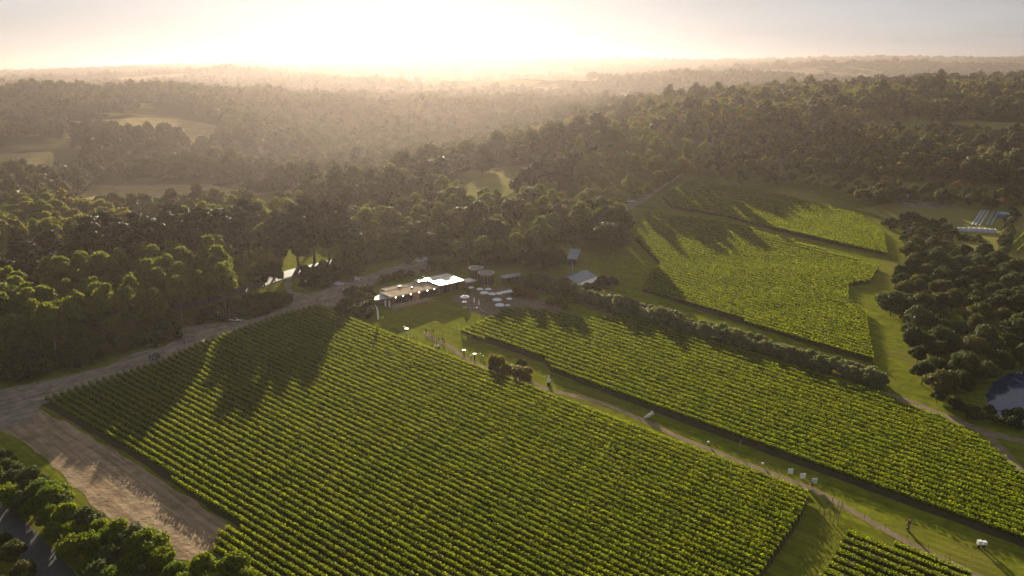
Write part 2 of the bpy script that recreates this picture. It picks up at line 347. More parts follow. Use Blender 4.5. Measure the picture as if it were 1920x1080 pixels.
def sheet(name, pts, m, off=.03, amp=.35, cell=9, step=2.5):
    p2 = wiggle(pts, amp, step) if amp else [Vector(p[:2]) for p in pts]
    bm = bmesh.new(); vs = [bm.verts.new((p.x, p.y, 0)) for p in p2]; bm.faces.new(vs)
    xs = [p.x for p in p2]; ys = [p.y for p in p2]
    for ax, lo, hi in ((0, min(xs), max(xs)), (1, min(ys), max(ys))):
        c = (math.floor(lo / cell) + 1) * cell
        while c < hi:
            bmesh.ops.bisect_plane(bm, geom=bm.verts[:] + bm.edges[:] + bm.faces[:], plane_co=(c, 0, 0) if ax == 0 else (0, c, 0), plane_no=(1, 0, 0) if ax == 0 else (0, 1, 0)); c += cell
    bmesh.ops.triangulate(bm, faces=bm.faces[:])
    for v in bm.verts: v.co.z = tz(v.co.x, v.co.y) + off
    bmesh.ops.recalc_face_normals(bm, faces=bm.faces[:])
    if bm.faces and sum(f.normal.z for f in bm.faces) < 0: bmesh.ops.reverse_faces(bm, faces=bm.faces[:])
    me = bpy.data.meshes.new(name); bm.to_mesh(me); bm.free(); me.materials.append(m)
    return tag(link(bpy.data.objects.new(name, me)), kind='structure')
def strip_poly(pts, ws):
    """a road's outline from its centre line and widths"""
    P = [Vector(p[:2]) for p in pts]; L = []; Rr = []
    for i, p in enumerate(P):
        d = (P[min(i + 1, len(P) - 1)] - P[max(i - 1, 0)]).normalized(); n = Vector((-d.y, d.x)); w = ws if not hasattr(ws, '__len__') else ws[i]
        L.append(p + n * w / 2); Rr.append(p - n * w / 2)
    return L + Rr[::-1]
def smooth_line(pts, k=6):
    P = [Vector(p[:2]) for p in pts]; out = []
    for i in range(len(P) - 1):
        p0, p1, p2, p3 = P[max(i - 1, 0)], P[i], P[i + 1], P[min(i + 2, len(P) - 1)]
        for q in range(k):
            t = q / k; out.append(.5 * ((2 * p1) + (-p0 + p2) * t + (2 * p0 - 5 * p1 + 4 * p2 - p3) * t * t + (-p0 + 3 * p1 - 3 * p2 + p3) * t ** 3))
    return out + [P[-1]]
def ordinal(n): return f"{n}{'th' if 10 <= n % 100 <= 20 else {1: 'st', 2: 'nd', 3: 'rd'}.get(n % 10, 'th')}"

# ------------------------------------------------------------------ the ground
ys = [20.0]
while ys[-1] < 9500: y = ys[-1]; ys.append(y + (8 if y < 420 else 5 if y < 560 else y * .011))
ys = np.array(ys); us = np.linspace(-1.75, 1.75, 241)
XX = us[None, :] * (ys[:, None] + 90); YY = np.repeat(ys[:, None], len(us), 1); ZZ = TZ(XX, YY)
nr, ncol = XX.shape; idx = np.arange(nr * ncol).reshape(nr, ncol)
Q = np.stack([idx[:-1, :-1], idx[:-1, 1:], idx[1:, 1:], idx[1:, :-1]], -1).reshape(-1, 4)
tag(link(bpy.data.objects.new('ground', npmesh('ground', np.stack([XX, YY, ZZ], -1).reshape(-1, 3), Q, m=M['ground'], smooth=True))), kind='structure')

drive = GP([(-90, 762), (0, 731), (100, 711), (200, 687), (250, 662), (310, 650), (329, 636), (329, 620), (360, 610), (400, 606), (440, 604), (480, 596), (520, 583), (546, 572), (551, 564), (538, 550), (533, 530), (536, 519), (545, 514), (558, 515), (548, 522), (545, 534), (550, 547), (567, 552), (592, 550), (608, 543), (633, 534), (683, 519), (720, 505), (760, 493), (800, 485), (815, 490), (812, 505), (790, 514), (740, 520), (700, 533), (682, 545), (655, 553), (645, 568), (625, 575), (600, 573), (588, 576), (560, 584), (500, 604), (430, 628), (372, 650), (310, 678), (250, 703), (160, 730), (78, 759), (62, 790), (0, 805), (-90, 790)])
sheet('gravel_drive', drive, M['gravel'], .05, .35)
apron = GP([(72, 768), (130, 795), (240, 860), (340, 925), (420, 975), (452, 1000), (405, 1022), (360, 1052), (320, 1048), (250, 1000), (180, 955), (118, 890), (60, 840), (20, 815), (-60, 790), (-20, 770)])
sheet('dirt_apron', apron, M['apron'], .03, .3)
trk = smooth_line(GP([(795, 622), (815, 637), (840, 648), (863, 665), (890, 680), (930, 698), (973, 712), (1007, 722), (1033, 733), (1080, 743), (1140, 760), (1207, 789), (1280, 823), (1380, 863), (1480, 901), (1533, 923), (1613, 967), (1680, 1005), (1780, 1055), (1830, 1080), (1900, 1120)]))
sheet('dirt_track', strip_poly(trk, 2.1), M['track'], .04, .25)
sroad = smooth_line(GP([(1655, 738), (1700, 752), (1747, 770), (1813, 797), (1847, 810), (1920, 828), (2000, 845)]))
sheet('side_track', strip_poly(sroad, 3.4), M['track'], .04, .2)
sheet('branch_track', strip_poly(smooth_line(GP([(1850, 814), (1880, 845), (1925, 895), (1960, 930)])), 2.6), M['track'], .06, .2)
uproad = smooth_line(GP([(1105, 425), (1130, 409), (1190, 383), (1225, 362), (1262, 338), (1285, 322)]))
sheet('upper_road', strip_poly(uproad, [5 + 3 * math.sin(i * .2) for i in range(len(uproad))]), M['gravel'], .3, .3)
lane = smooth_line(GP([(-200, 815), (-60, 915), (0, 969), (55, 1025), (105, 1080), (150, 1140)]))
sheet('asphalt_road', strip_poly(lane, 5.6), M['asphalt'], .04, 0)
proad = smooth_line(GP([(330, 578), (400, 560), (470, 538), (540, 514), (610, 496), (690, 477), (760, 462)]))
sheet('public_road', strip_poly(proad, 9), M['asphalt'], .25, .1)
sheet('courtyard', GP([(845, 560), (880, 545), (960, 540), (1010, 552), (1000, 570), (975, 590), (905, 590), (868, 578)]), M['paving'], .04, .3)
sheet('garden_bed', GP([(985, 572), (1010, 562), (1055, 572), (1050, 592), (1000, 590)]), M['paving'], .06, .5)
sheet('courtyard_path', strip_poly(smooth_line(GP([(985, 536), (1040, 552), (1107, 573), (1160, 588)])), 3), M['gravel'], .08, .2)
pond = GP([(1852, 765), (1856, 735), (1874, 708), (1925, 694), (2050, 700), (2060, 790), (1940, 803), (1880, 788)])
sheet('pond', pond, M['water'], .05, .8)
pads = {'dry_paddock': [WP([(560, 490), (600, 480), (660, 478), (740, 485), (745, 560), (690, 585), (570, 560)]), 'dry'],
        'hill_paddock': [WP([(848, 462), (880, 430), (925, 440), (975, 470), (985, 535), (930, 545), (880, 505)]), 'paddock'],
        'far_paddock': [WP([(120, 905), (240, 890), (400, 900), (420, 1010), (300, 1040), (130, 1000)]), 'dry'],
        'left_paddock': [WP([(-80, 700), (60, 690), (105, 740), (95, 850), (-80, 840)]), 'dry'],
        'valley_paddock': [WP([(90, 560), (400, 565), (470, 640), (380, 690), (160, 700)]), 'dry'],
        'ridge_paddock': [WP([(1640, 800), (1760, 780), (1800, 850), (1680, 880)]), 'paddock'],
        'crest_paddock': [WP([(1800, 830), (2000, 800), (2000, 900), (1830, 900)]), 'paddock'],
        'orchard_paddock': [WP([(1680, 655), (1750, 640), (1765, 700), (1690, 715)]), 'paddock'],
        'house_paddock': [WP([(1780, 650), (2000, 620), (2000, 690), (1790, 700)]), 'paddock'],
        'garden_paddock': [GP([(1600, 392), (1700, 380), (1920, 370), (2000, 400), (2000, 500), (1870, 480), (1790, 470), (1780, 430), (1700, 420)]), 'paddock']}
for k_, (pl, m_) in pads.items(): sheet(k_, pl, M[m_], .35, 1.2, 12, 6)
sheet('yard', GP([(1675, 374), (1700, 380), (1760, 384), (1800, 388), (1740, 392), (1690, 388)]), M['gravel'], .5, .5, 8)

# ------------------------------------------------------------------ vine rows
VPX, VPY = -1700.0, -300.0                   # where all rows of the hillside run to
def leaf_quads(P, Nrm, size):
    """one quad per point, facing Nrm, of the given size"""
    n = len(P); a = RNG.normal(size=(n, 3)); Nn = Nrm / np.linalg.norm(Nrm, axis=1, keepdims=True)
    t = np.cross(Nn, a); t /= np.linalg.norm(t, axis=1, keepdims=True); b = np.cross(Nn, t); s = size[:, None] * .5
    asp = RNG.uniform(.6, 1.0, (n, 1))
    V = np.stack([P - t * s - b * s * asp, P + t * s - b * s * asp, P + t * s * .8 + b * s * asp, P - t * s * .8 + b * s * asp], 1).reshape(-1, 3)
    return V, np.arange(n * 4).reshape(-1, 4)
ROWH, ROWW = 2.1, .26
def vine_row(a, b, label, group, dens=56, leaf=.27, h=ROWH, w=ROWW, gap=.004, posts=True):
    a = Vector(a[:2]); b = Vector(b[:2]); d = b - a; L = d.length
    if L < 3: return None
    d /= L; nrm = Vector((-d.y, d.x)); org = Vector((a.x, a.y, tz(a.x, a.y)))
    n = int(L * dens); s = RNG.uniform(0, L, n)
    k = int(L / 1.5) + 3; hv = RNG.normal(0, .08, k); wv = RNG.uniform(.82, 1.2, k); gp = RNG.uniform(0, 1, k) < gap
    hh = h + np.interp(s, np.arange(k) * 1.5, hv); ww = w * np.interp(s, np.arange(k) * 1.5, wv)
    keep = ~gp[(s / 1.5).astype(int)] | (RNG.uniform(0, 1, n) < .35)
    th = RNG.uniform(-.9, math.pi + .9, n); rr = np.sqrt(RNG.uniform(.35, 1, n))
    lo = .62; mid = (hh + lo) / 2
    off = np.cos(th) * rr * ww; z = mid + np.sin(th) * rr * (hh - lo) / 2
    sh = RNG.uniform(0, 1, n) < .15                                # shoots that stand out of the canopy
    z = np.where(sh, hh + RNG.uniform(0, .38, n), z); off = np.where(sh, off * .6, off)
    x = a.x + d.x * s + nrm.x * off; y = a.y + d.y * s + nrm.y * off
    zz = TZ(a.x + d.x * s, a.y + d.y * s)
    P = np.stack([x - org.x, y - org.y, z + zz - org.z], 1)[keep]
    N0 = np.stack([nrm.x * np.cos(th), nrm.y * np.cos(th), np.sin(th) * .8], 1)[keep] + RNG.normal(0, .55, (keep.sum(), 3))
    V, Q = leaf_quads(P, N0, RNG.uniform(.7, 1.25, keep.sum()) * leaf)
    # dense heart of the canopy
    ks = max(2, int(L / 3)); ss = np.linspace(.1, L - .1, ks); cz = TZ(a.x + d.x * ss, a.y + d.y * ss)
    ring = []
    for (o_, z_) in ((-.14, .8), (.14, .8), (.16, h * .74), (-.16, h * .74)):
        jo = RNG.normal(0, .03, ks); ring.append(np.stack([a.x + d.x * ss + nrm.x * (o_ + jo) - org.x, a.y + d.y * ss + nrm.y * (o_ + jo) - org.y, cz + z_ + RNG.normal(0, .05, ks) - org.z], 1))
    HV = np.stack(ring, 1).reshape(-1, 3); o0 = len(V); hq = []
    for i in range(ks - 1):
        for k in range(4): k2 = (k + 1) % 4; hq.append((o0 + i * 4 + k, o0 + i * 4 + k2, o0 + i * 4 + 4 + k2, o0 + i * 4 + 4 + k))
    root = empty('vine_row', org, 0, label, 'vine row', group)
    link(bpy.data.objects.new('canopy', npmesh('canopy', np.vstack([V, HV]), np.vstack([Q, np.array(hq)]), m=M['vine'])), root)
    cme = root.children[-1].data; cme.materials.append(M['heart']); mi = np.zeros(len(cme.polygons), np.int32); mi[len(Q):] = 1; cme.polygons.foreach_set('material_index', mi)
    if posts:
        for t in (0, L):
            q = a + d * t; pz = tz(q.x, q.y) - org.z; p = Vector((q.x - org.x, q.y - org.y, 0)); lean = d * (-.25 if t == 0 else .25)
            MB().tube([(p.x + lean.x, p.y + lean.y, pz - .2), (p.x, p.y, pz + 1.9)], .07, 6).build('end_post', M['post'], root)
    return root
def clip(a, b, poly):
    """the stretches of segment a-b inside the polygon"""
    ts = [0, 1]; n = len(poly)
    for i in range(n):
        p, q = poly[i], poly[(i + 1) % n]; r = (b[0] - a[0], b[1] - a[1]); s = (q[0] - p[0], q[1] - p[1]); den = r[0] * s[1] - r[1] * s[0]
        if abs(den) < 1e-9: continue
        t = ((p[0] - a[0]) * s[1] - (p[1] - a[1]) * s[0]) / den; u = ((p[0] - a[0]) * r[1] - (p[1] - a[1]) * r[0]) / den
        if 0 <= u <= 1 and 0 < t < 1: ts.append(t)
    ts.sort(); out = []
    for t0, t1 in zip(ts, ts[1:]):
        m = (t0 + t1) / 2
        if inside(poly, a[0] + (b[0] - a[0]) * m, a[1] + (b[1] - a[1]) * m):
            if out and abs(out[-1][1] - t0) < 1e-6: out[-1][1] = t1
            else: out.append([t0, t1])
    return [((a[0] + (b[0] - a[0]) * t0, a[1] + (b[1] - a[1]) * t0), (a[0] + (b[0] - a[0]) * t1, a[1] + (b[1] - a[1]) * t1)) for t0, t1 in out]
VINE_POLY = []
def block(poly_px, xr, y0, Ck, nmax, lab, group, x0, x1, **kw):
    """rows through (xr, y_k); y_k from y0 downward, closer together up the slope"""
    poly = GP(poly_px); VINE_POLY.append(poly); sheet('vineyard_soil', poly, M['vsoil'], .03 if y0 > 500 else .3, .15); k = 0; count = 0
    while k < nmax:
        yk = -239 + 1 / (1 / (y0 + 239) - k / Ck); sl = (yk - VPY) / (xr - VPX)
        k += 1; segs = [(Gd(*q[0])[:2], Gd(*q[1])[:2]) for q in clip((x0, VPY + sl * (x0 - VPX)), (x1, VPY + sl * (x1 - VPX)), poly_px)]
        segs = [s_ for s_ in segs if math.dist(*s_) > 4]
        if not segs: continue
        count += 1; s_ = max(segs, key=lambda q: math.dist(*q))
        for q in segs:
            if q is s_: vine_row(q[0], q[1], lab % ordinal(count), group, **kw)
            else: vine_row(q[0], q[1], 'short stretch of vines in line with the ' + ordinal(count) + ' row of its block', group, **kw)
    print(group, count)
block([(596, 577), (640, 594), (760, 640), (1518, 936), (1500, 975), (1430, 1080), (1380, 1150), (540, 1150), (400, 1035), (415, 1000), (462, 1000), (250, 858), (75, 757), (200, 716), (300, 684), (372, 650), (400, 641), (470, 615), (540, 592)],
      800, 653, 1 / .00898e-3, 60, 'vine row of the large near block, %s from the dirt track', 'vine rows of the large near block', -150, 1700)
block([(863, 627), (905, 608), (950, 585), (975, 583), (1060, 592), (1100, 604), (1180, 597), (1273, 630), (1627, 737), (1780, 797), (1847, 838), (1925, 905), (2100, 1080), (2100, 1130), (1907, 1022), (1280, 793), (1033, 697), (1020, 680)],
      1400, 670, 122000., 30, 'vine row of the right middle block, %s from the olive hedge', 'vine rows of the right middle block', 800, 2200)
block([(1210, 400), (1255, 405), (1360, 420), (1500, 460), (1648, 505), (1630, 533), (1590, 538), (1590, 570), (1622, 588), (1637, 683), (1560, 660), (1400, 610), (1260, 565), (1205, 548), (1215, 520), (1240, 500), (1190, 450)],
      1400, 425, 125000., 60, 'vine row of the upper right block, %s from its top edge', 'vine rows of the upper right block', 1100, 1800, dens=40, leaf=.34, posts=False)
block([(1300, 340), (1373, 353), (1440, 362), (1510, 380), (1613, 407), (1655, 440), (1663, 480), (1500, 445), (1360, 408), (1260, 392), (1240, 372)],
      1400, 345, 125000., 40, 'vine row of the highest block below the wood, %s from its top edge', 'vine rows of the highest block', 1150, 1800, dens=34, leaf=.38, posts=False)
block([(1592, 1000), (1800, 1078), (1900, 1130), (1500, 1130), (1545, 1080)],
      1700, 1041, 1 / .0086e-3, 14, 'vine row of the bottom right corner block, %s from the dirt track', 'vine rows of the bottom corner block', 1400, 2000)
for i in range(7):                                                # rows of the orchard slopes on the right
    a = W(1684 + i * 11, 660); b = W(1692 + i * 11, 712); vine_row(a, b, f'thin far vine row on the bright slope, {ordinal(i + 1)} from the left', 'far vine rows on the bright slope', dens=14, leaf=.6, w=.5, posts=False)
for i in range(4):
    a = Gd(1893 + i * 14, 470 + i * 6); b = Gd(1920 + i * 14, 442 + i * 6); vine_row(a, b, f'short vine row at the right edge beyond the dark trees, {ordinal(i + 1)} from the left', 'vine rows at the right edge', dens=40, leaf=.34, posts=False)

# ------------------------------------------------------------------ trees
def crown_mesh(name, puffs, m, leaf, dens, jit=.5, inner=.62):
    Vs = []; Qs = []; o = 0
    for (c, r) in puffs:
        n = int(dens * (r[0] * r[1] + r[0] * r[2] + r[1] * r[2]) / 3); u = RNG.normal(size=(n, 3)); u[:, 2] += .25
        u /= np.linalg.norm(u, axis=1, keepdims=True); rr = RNG.uniform(inner, 1.03, (n, 1)) ** .6; rr = np.where(RNG.uniform(size=(n, 1)) < .1, rr * 1.22, rr)
        lump = 1 + .12 * np.sin(u[:, :1] * 7 + c[0]) * np.sin(u[:, 1:2] * 8 + c[1]) + .1 * np.sin(u[:, 2:3] * 9)
        P = np.array(c) + u * rr * lump * np.array(r)
        V, Q = leaf_quads(P, u + RNG.normal(0, jit, (n, 3)), RNG.uniform(.6, 1.4, n) * leaf); Vs.append(V); Qs.append(Q + o); o += len(V)
    return npmesh(name, np.vstack(Vs), np.vstack(Qs), m=m)
def trunk_mb(h, r, tips, base_z=-.6):
    mb = MB(); lx, ly = random.uniform(-.5, .5), random.uniform(-.5, .5)
    mb.tube([(0, 0, base_z), (lx * .3, ly * .3, h * .3), (lx, ly, h * .62), (lx * 1.3, ly * 1.3, h * .85)], [r * 1.15, r * .85, r * .55, r * .2], 8)
    for c in tips:
        z0 = random.uniform(.28, .55) * h; s0 = Vector((lx * z0 / h, ly * z0 / h, z0)); e = Vector(c); md = (s0 + e) / 2 + Vector((0, 0, -.06 * h))
        mb.tube([s0, md, e], [r * .42, r * .28, r * .1], 6)
    return mb
def puffs_gum(h, cr, n, flat=.75, low=.34):
    out = []
    for i in range(n):
        a = i * 2.4 + random.uniform(-.5, .5); t = (i + .5) / n; rad = cr * math.sqrt(t) * .68; zz = h * (low + (1 - low) * (1 - .75 * (rad / cr) ** 1.6)) - h * .12 + random.uniform(-.06, .05) * h
        if i % 3 == 2: zz -= h * random.uniform(.1, .25)
        s = cr * random.uniform(.20, .42); out.append(((rad * math.cos(a), rad * math.sin(a), zz), (s, s, s * flat)))
    return out
KINDS = {}
def kind(name, n, f):
    KINDS[name] = [f(i) for i in range(n)]
def mk(crown_puffs, m, leaf, dens, h, r, limbs, bark='bark', low_dens=.12, low_leaf=2.4):
    cm = crown_mesh('crown', crown_puffs, m, leaf, dens)
    tm = trunk_mb(h, r, [p[0] for p in crown_puffs[:limbs]]).mesh('trunk', M[bark])
    return (cm, tm, h, crown_puffs)
def f_gum(i): h = 22; return mk(puffs_gum(h, 6.4, 24 + i), M['gum'], .56, 150, h, .42, 9)
def f_rust(i): h = 14; return mk(puffs_gum(h, 4.6, 10 + i, .85, .3), M['rust'], .62, 140, h, .28, 6)
def f_dark(i): h = 10; return mk(puffs_gum(h, 5.2, 20 + i, .85, .14), M['dark'], .42, 230, h, .28, 6)
def f_broad(i): h = 7; return mk(puffs_gum(h, 4.2, 18 + i, .9, .12), M['broad'], .30, 420, h, .22, 6)
def f_pine(i):
    h = 26; P = []
    for k in range(17):
        t = k / 16; rad = 8.0 * (1 - .55 * t) * random.uniform(.35, 1) * (1 if t < .9 else .2); a = k * 2.4 + random.uniform(-.5, .5); s = random.uniform(2.4, 4.0) * (1 - .3 * t)
        P.append(((rad * math.cos(a), rad * math.sin(a), h * (.3 + .64 * t)), (s, s, s * .5)))
    return mk(P, M['pine'], .7, 130, h, .6, 12)
def f_olive(i): h = 4.6; return mk(puffs_gum(h, 3.2, 12, 1.0, .02), M['olive'], .32, 380, h, .18, 5)
def f_shrub(i): h = 3.0; return mk(puffs_gum(h, 2.6, 8 + i, .9, .05), M['shrub'], .34, 330, h, .12, 4)
def f_tea(i): h = 6.0; return mk(puffs_gum(h, 3.6, 12, 1.0, .08), M['tea'], .34, 330, h, .18, 5)
def f_cyp(i): h = 18; return mk([((random.uniform(-1, 1), random.uniform(-1, 1), 3 + k * 1.9), (max(1.5, 6.5 - abs(k - 2.6) * 1.0),) * 2 + (2.6,)) for k in range(7)], M['pine'], .6, 120, h, .5, 3)
def f_red(i): h = 3.4; return mk(puffs_gum(h, 2.7, 14, .95, .05), M['redleaf'], .34, 330, h, .12, 4)
def f_yel(i): h = 3.4; return mk(puffs_gum(h, 2.7, 9, .95, .05), M['yellow'], .34, 330, h, .12, 4)
M['tea'] = leaf_mat('grey green leaves', (.060, .082, .026), (.090, .112, .036), .4, .3, .3, None, .6, (1.3, 1.3, .8))
for n_, k_, f_ in (('gum', 6, f_gum), ('rust', 3, f_rust), ('dark', 4, f_dark), ('broad', 4, f_broad), ('pine', 4, f_pine), ('olive', 4, f_olive), ('shrub', 4, f_shrub), ('tea', 3, f_tea), ('cyp', 2, f_cyp), ('yel', 2, f_yel), ('red', 2, f_red)): kind(n_, k_, f_)
SUNLANE = [(-58, 292), (-16, 296), (-16 - 30, 296 + 240), (-58 - 30, 296 + 240)]
NAMES = {'gum': ('gum_tree', 'tree'), 'rust': ('gum_tree', 'tree'), 'dark': ('bush_tree', 'tree'), 'broad': ('broadleaf_tree', 'tree'), 'pine': ('pine_tree', 'tree'), 'olive': ('olive_tree', 'tree'), 'shrub': ('shrub', 'shrub'), 'tea': ('tea_tree', 'tree'), 'cyp': ('cypress_tree', 'tree'), 'yel': ('shrub', 'shrub'), 'red': ('shrub', 'shrub')}
def tree(kd, p, hgt, label, group=None, wide=1., v=None, crown_m=None):
    cm, tm, h0, _ = random.choice(KINDS[kd]) if v is None else KINDS[kd][v]
    if inside(SUNLANE, p[0], p[1]): hgt = min(hgt, max(2.5, 18.5 + .238 * (p[1] - 292) - tz(p[0], p[1])))   # tree height capped so the sun reaches the roofs
    s = hgt / h0
    root = empty(NAMES[kd][0], (p[0], p[1], tz(p[0], p[1])), random.uniform(0, 6.28), label, NAMES[kd][1], group); root.scale = (s * wide, s * wide, s)
    c = bpy.data.objects.new('crown', cm); link(c, root); t = bpy.data.objects.new('trunk', tm); link(t, root)
    return root
def spots(poly, sp, avoid=(), seed=0, nmax=9999):
    rg = random.Random(seed); xs = [p[0] for p in poly]; ys_ = [p[1] for p in poly]; out = []; tries = 0
    area = (max(xs) - min(xs)) * (max(ys_) - min(ys_)); lim = int(area / sp ** 2 * 14)
    while tries < lim and len(out) < nmax:
        tries += 1; x = rg.uniform(min(xs), max(xs)); y = rg.uniform(min(ys_), max(ys_))
        if not inside(poly, x, y) or any(inside(a, x, y) for a in avoid): continue
        if all((x - q[0]) ** 2 + (y - q[1]) ** 2 > sp * sp for q in out): out.append((x, y))
    return out
ROADS = [drive, apron, strip_poly(proad, 11), strip_poly(uproad, 9), strip_poly(lane, 7), strip_poly(trk, 4), strip_poly(sroad, 5)]
NTREE = {}; OVER = []; GUMFAR = 425
def grove(kds, pts, h0, h1, what, group, wide=(.85, 1.15)):
    """trees named by their order from the left of the view"""
    if 'gum' in kds or 'rust' in kds:                                # the farther gums join the uncounted wood
        OVER.extend((p, random.choice(kds), random.uniform(h0, h1)) for p in pts if p[1] > GUMFAR); pts = [p for p in pts if p[1] <= GUMFAR]
    pts = sorted(pts, key=lambda p: p[0] / p[1])
    for i, p in enumerate(pts):
        kd = random.choice(kds); tree(kd, p, random.uniform(h0, h1), what % ordinal(i + 1), group, random.uniform(*wide)); NTREE[kd] = NTREE.get(kd, 0) + 1
av = ROADS + VINE_POLY + [pond]
A_ = spots(GP([(-90, 715), (60, 692), (200, 655), (315, 622), (430, 588), (432, 562), (300, 580), (100, 612), (-90, 650)]), 6.9, av, 1)
grove(['gum'], A_, 18, 24, 'tall gum tree of the grove beside the gravel drive, %s from the left', 'gum trees beside the drive', (.8, 1.05))
A2 = spots(GP([(-90, 640), (100, 604), (300, 572), (420, 548), (420, 532), (200, 565), (-90, 615)]), 9.0, av, 2)
grove(['gum'], A2, 22, 26, 'gum tree at the back of the roadside grove, %s from the left', 'gum trees at the back of the grove', (.8, 1.05))
B_ = spots(GP([(250, 545), (420, 522), (480, 500), (470, 484), (330, 490), (200, 510), (150, 540)]), 12, av, 3)
grove(['pine'], B_, 26, 31, 'big dark pine behind the gum grove, %s from the left', 'dark pines behind the gum grove', (1.0, 1.3))
B2 = spots(GP([(-90, 590), (130, 560), (180, 520), (60, 520), (-90, 540)]), 13, av, 4)
grove(['pine'], B2, 19, 24, 'dark pine at the left edge behind the gums, %s from the left', 'dark pines at the left edge', (1.0, 1.3))
C_ = spots(WP([(-80, 360), (160, 370), (230, 400), (160, 470), (-80, 480)]), 11, av, 5)
grove(['gum', 'rust'], C_, 17, 23, 'pale green tree in the valley behind the left pines, %s from the left', 'pale trees behind the left pines', (.9, 1.2))
C2 = spots(WP([(300, 375), (520, 380), (540, 420), (320, 440)]), 11, av, 6)
grove(['gum'], C2, 20, 24, 'pale gum tree rising behind the big pines, %s from the left', 'pale gums behind the big pines')
for i, (px, py, h_) in enumerate(((528, 500, 27), (560, 500, 30), (590, 494, 31), (618, 488, 30), (645, 488, 28), (575, 480, 30), (500, 495, 22))):
    p = Gd(px, py); tree('pine' if i < 6 else 'gum', p, h_, ('tall open crowned pine standing by the public road, %s of its clump' if i < 6 else 'slim gum tree left of the tall roadside pines%s') % (ordinal(i + 1) if i < 6 else ''), 'tall pines by the public road' if i < 6 else None, .95)
BUILD = [GP([(700, 590), (840, 565), (1010, 560), (1010, 505), (830, 500), (700, 540)]), GP([(1045, 530), (1085, 535), (1135, 520), (1130, 500), (1060, 495)]), GP([(1015, 495), (1095, 495), (1100, 462), (1020, 455)])]
lawn = GP([(1090, 530), (1140, 480), (1190, 470), (1230, 520), (1205, 560), (1130, 545)])
E_ = spots(GP([(640, 500), (700, 492), (780, 482), (850, 496), (900, 500), (1000, 500), (1015, 490), (1015, 455), (1100, 458), (1180, 452), (1150, 412), (1060, 400), (900, 405), (760, 420), (670, 440)]), 8.6, av + BUILD + [lawn], 7)
E2 = spots(GP([(628, 516), (690, 497), (770, 478), (850, 492), (895, 503), (1012, 506), (1015, 470), (1100, 458), (1110, 440), (900, 440), (640, 490)]), 4.6, ROADS + BUILD + [lawn], 41)
grove(['dark', 'shrub', 'broad'], E2, 3.5, 7.5, 'low bushy tree of the undergrowth behind the winery, %s from the left', 'undergrowth behind the winery')
grove(['gum', 'gum', 'dark'], E_, 12, 20, 'gum tree in the wooded belt behind the winery, %s from the left', 'gum trees behind the winery')
F_ = spots(WP([(985, 400), (1120, 405), (1200, 430), (1270, 455), (1310, 490), (1330, 560), (1180, 600), (1040, 520), (985, 450)]), 11, av, 8)
grove(['gum', 'gum', 'rust'], F_, 14, 19, 'tall gum tree on the ridge above the upper road, %s from the left', 'gum trees above the upper road')
F2 = spots(WP([(700, 420), (850, 400), (860, 440), (845, 520), (740, 520)]), 12, av + [pads['dry_paddock'][0], pads['hill_paddock'][0]], 9)
grove(['gum', 'cyp'], F2, 14, 19, 'round tree between the two paddocks, %s from the left', 'trees between the paddocks')
for i, (px, Y, h_, w_) in enumerate(((905, 545, 22, 1.15), (800, 500, 20, 1.3), (825, 498, 21, 1.2), (985, 452, 20, 1.3), (1010, 462, 22, 1.2), (1050, 470, 22, 1.1), (1075, 500, 20, 1.1))):
    tree('cyp', W(px, Y), h_, 'dense rounded dark cypress above the winery wood, %s from the left' % ordinal([3, 1, 2, 4, 5, 6, 7][i]), 'rounded dark cypresses', w_)
grove(['gum', 'dark'], [Gd(*q) for q in ((432, 556), (452, 552), (474, 545), (496, 538), (516, 530))], 7, 11, 'young tree added between the drive hedge and the public road, %s from the left', 'added young trees by the public road')  # trees added to shade and partly cover the glinting road
tree('gum', Gd(1088, 458), 22, 'tall pale gum tree standing just behind the small blue roofed house', None, 1.05)
tree('dark', Gd(1143, 474), 15, 'broad dark tree at the top corner of the back lawn', None, 1.3)
tree('dark', Gd(1040, 508), 11, 'dense round tree between the grey barn and the blue roof', None, 1.2)
tree('dark', Gd(1018, 506), 9, 'smaller round tree left of the grey barn', None, 1.2)
for i, (px, py) in enumerate(((815, 507), (830, 506), (848, 507))): tree('broad', Gd(px, py), 6.5, 'bright green tree behind the shining roof, %s from the left' % ordinal(i + 1), 'trees behind the shining roof', 1.1)
G1 = spots(WP([(1330, 468), (1480, 478), (1620, 470), (1700, 478), (1740, 510), (1500, 520), (1340, 520)]), 8, av, 10)
grove(['rust', 'dark', 'gum'], G1, 6, 9, 'tree at the foot of the big wood above the vines, %s from the left', 'trees at the foot of the wood')
H_ = spots(GP([(1712, 474), (1760, 468), (1860, 495), (1940, 515), (2010, 560), (2010, 690), (1900, 688), (1850, 715), (1835, 760), (1790, 765), (1738, 742), (1712, 700), (1700, 640), (1672, 600), (1660, 570), (1690, 520)]), 7.2, av, 11)
grove(['dark', 'dark', 'dark', 'tea'], H_, 6.0, 10, 'dark tree of the thicket beside the pond, %s from the left', 'dark trees beside the pond', (.9, 1.25))
H2 = spots(GP([(1700, 440), (1780, 455), (1790, 475), (1720, 480), (1690, 450)]), 5, av, 12)
grove(['tea', 'shrub'], H2, 3, 5, 'pale bush on the grass above the dark thicket, %s from the left', 'pale bushes above the thicket')
H3 = spots(GP([(1740, 770), (1800, 780), (1860, 803), (1900, 812), (1990, 820), (1990, 795), (1880, 790), (1840, 770), (1745, 748)]), 4.5, [sroad], 13)
grove(['shrub', 'tea'], [p for p in H3 if not inside(strip_poly(sroad, 5), *p)], 2.5, 4.5, 'bush on the near bank of the pond, %s from the left', 'bushes on the pond bank')
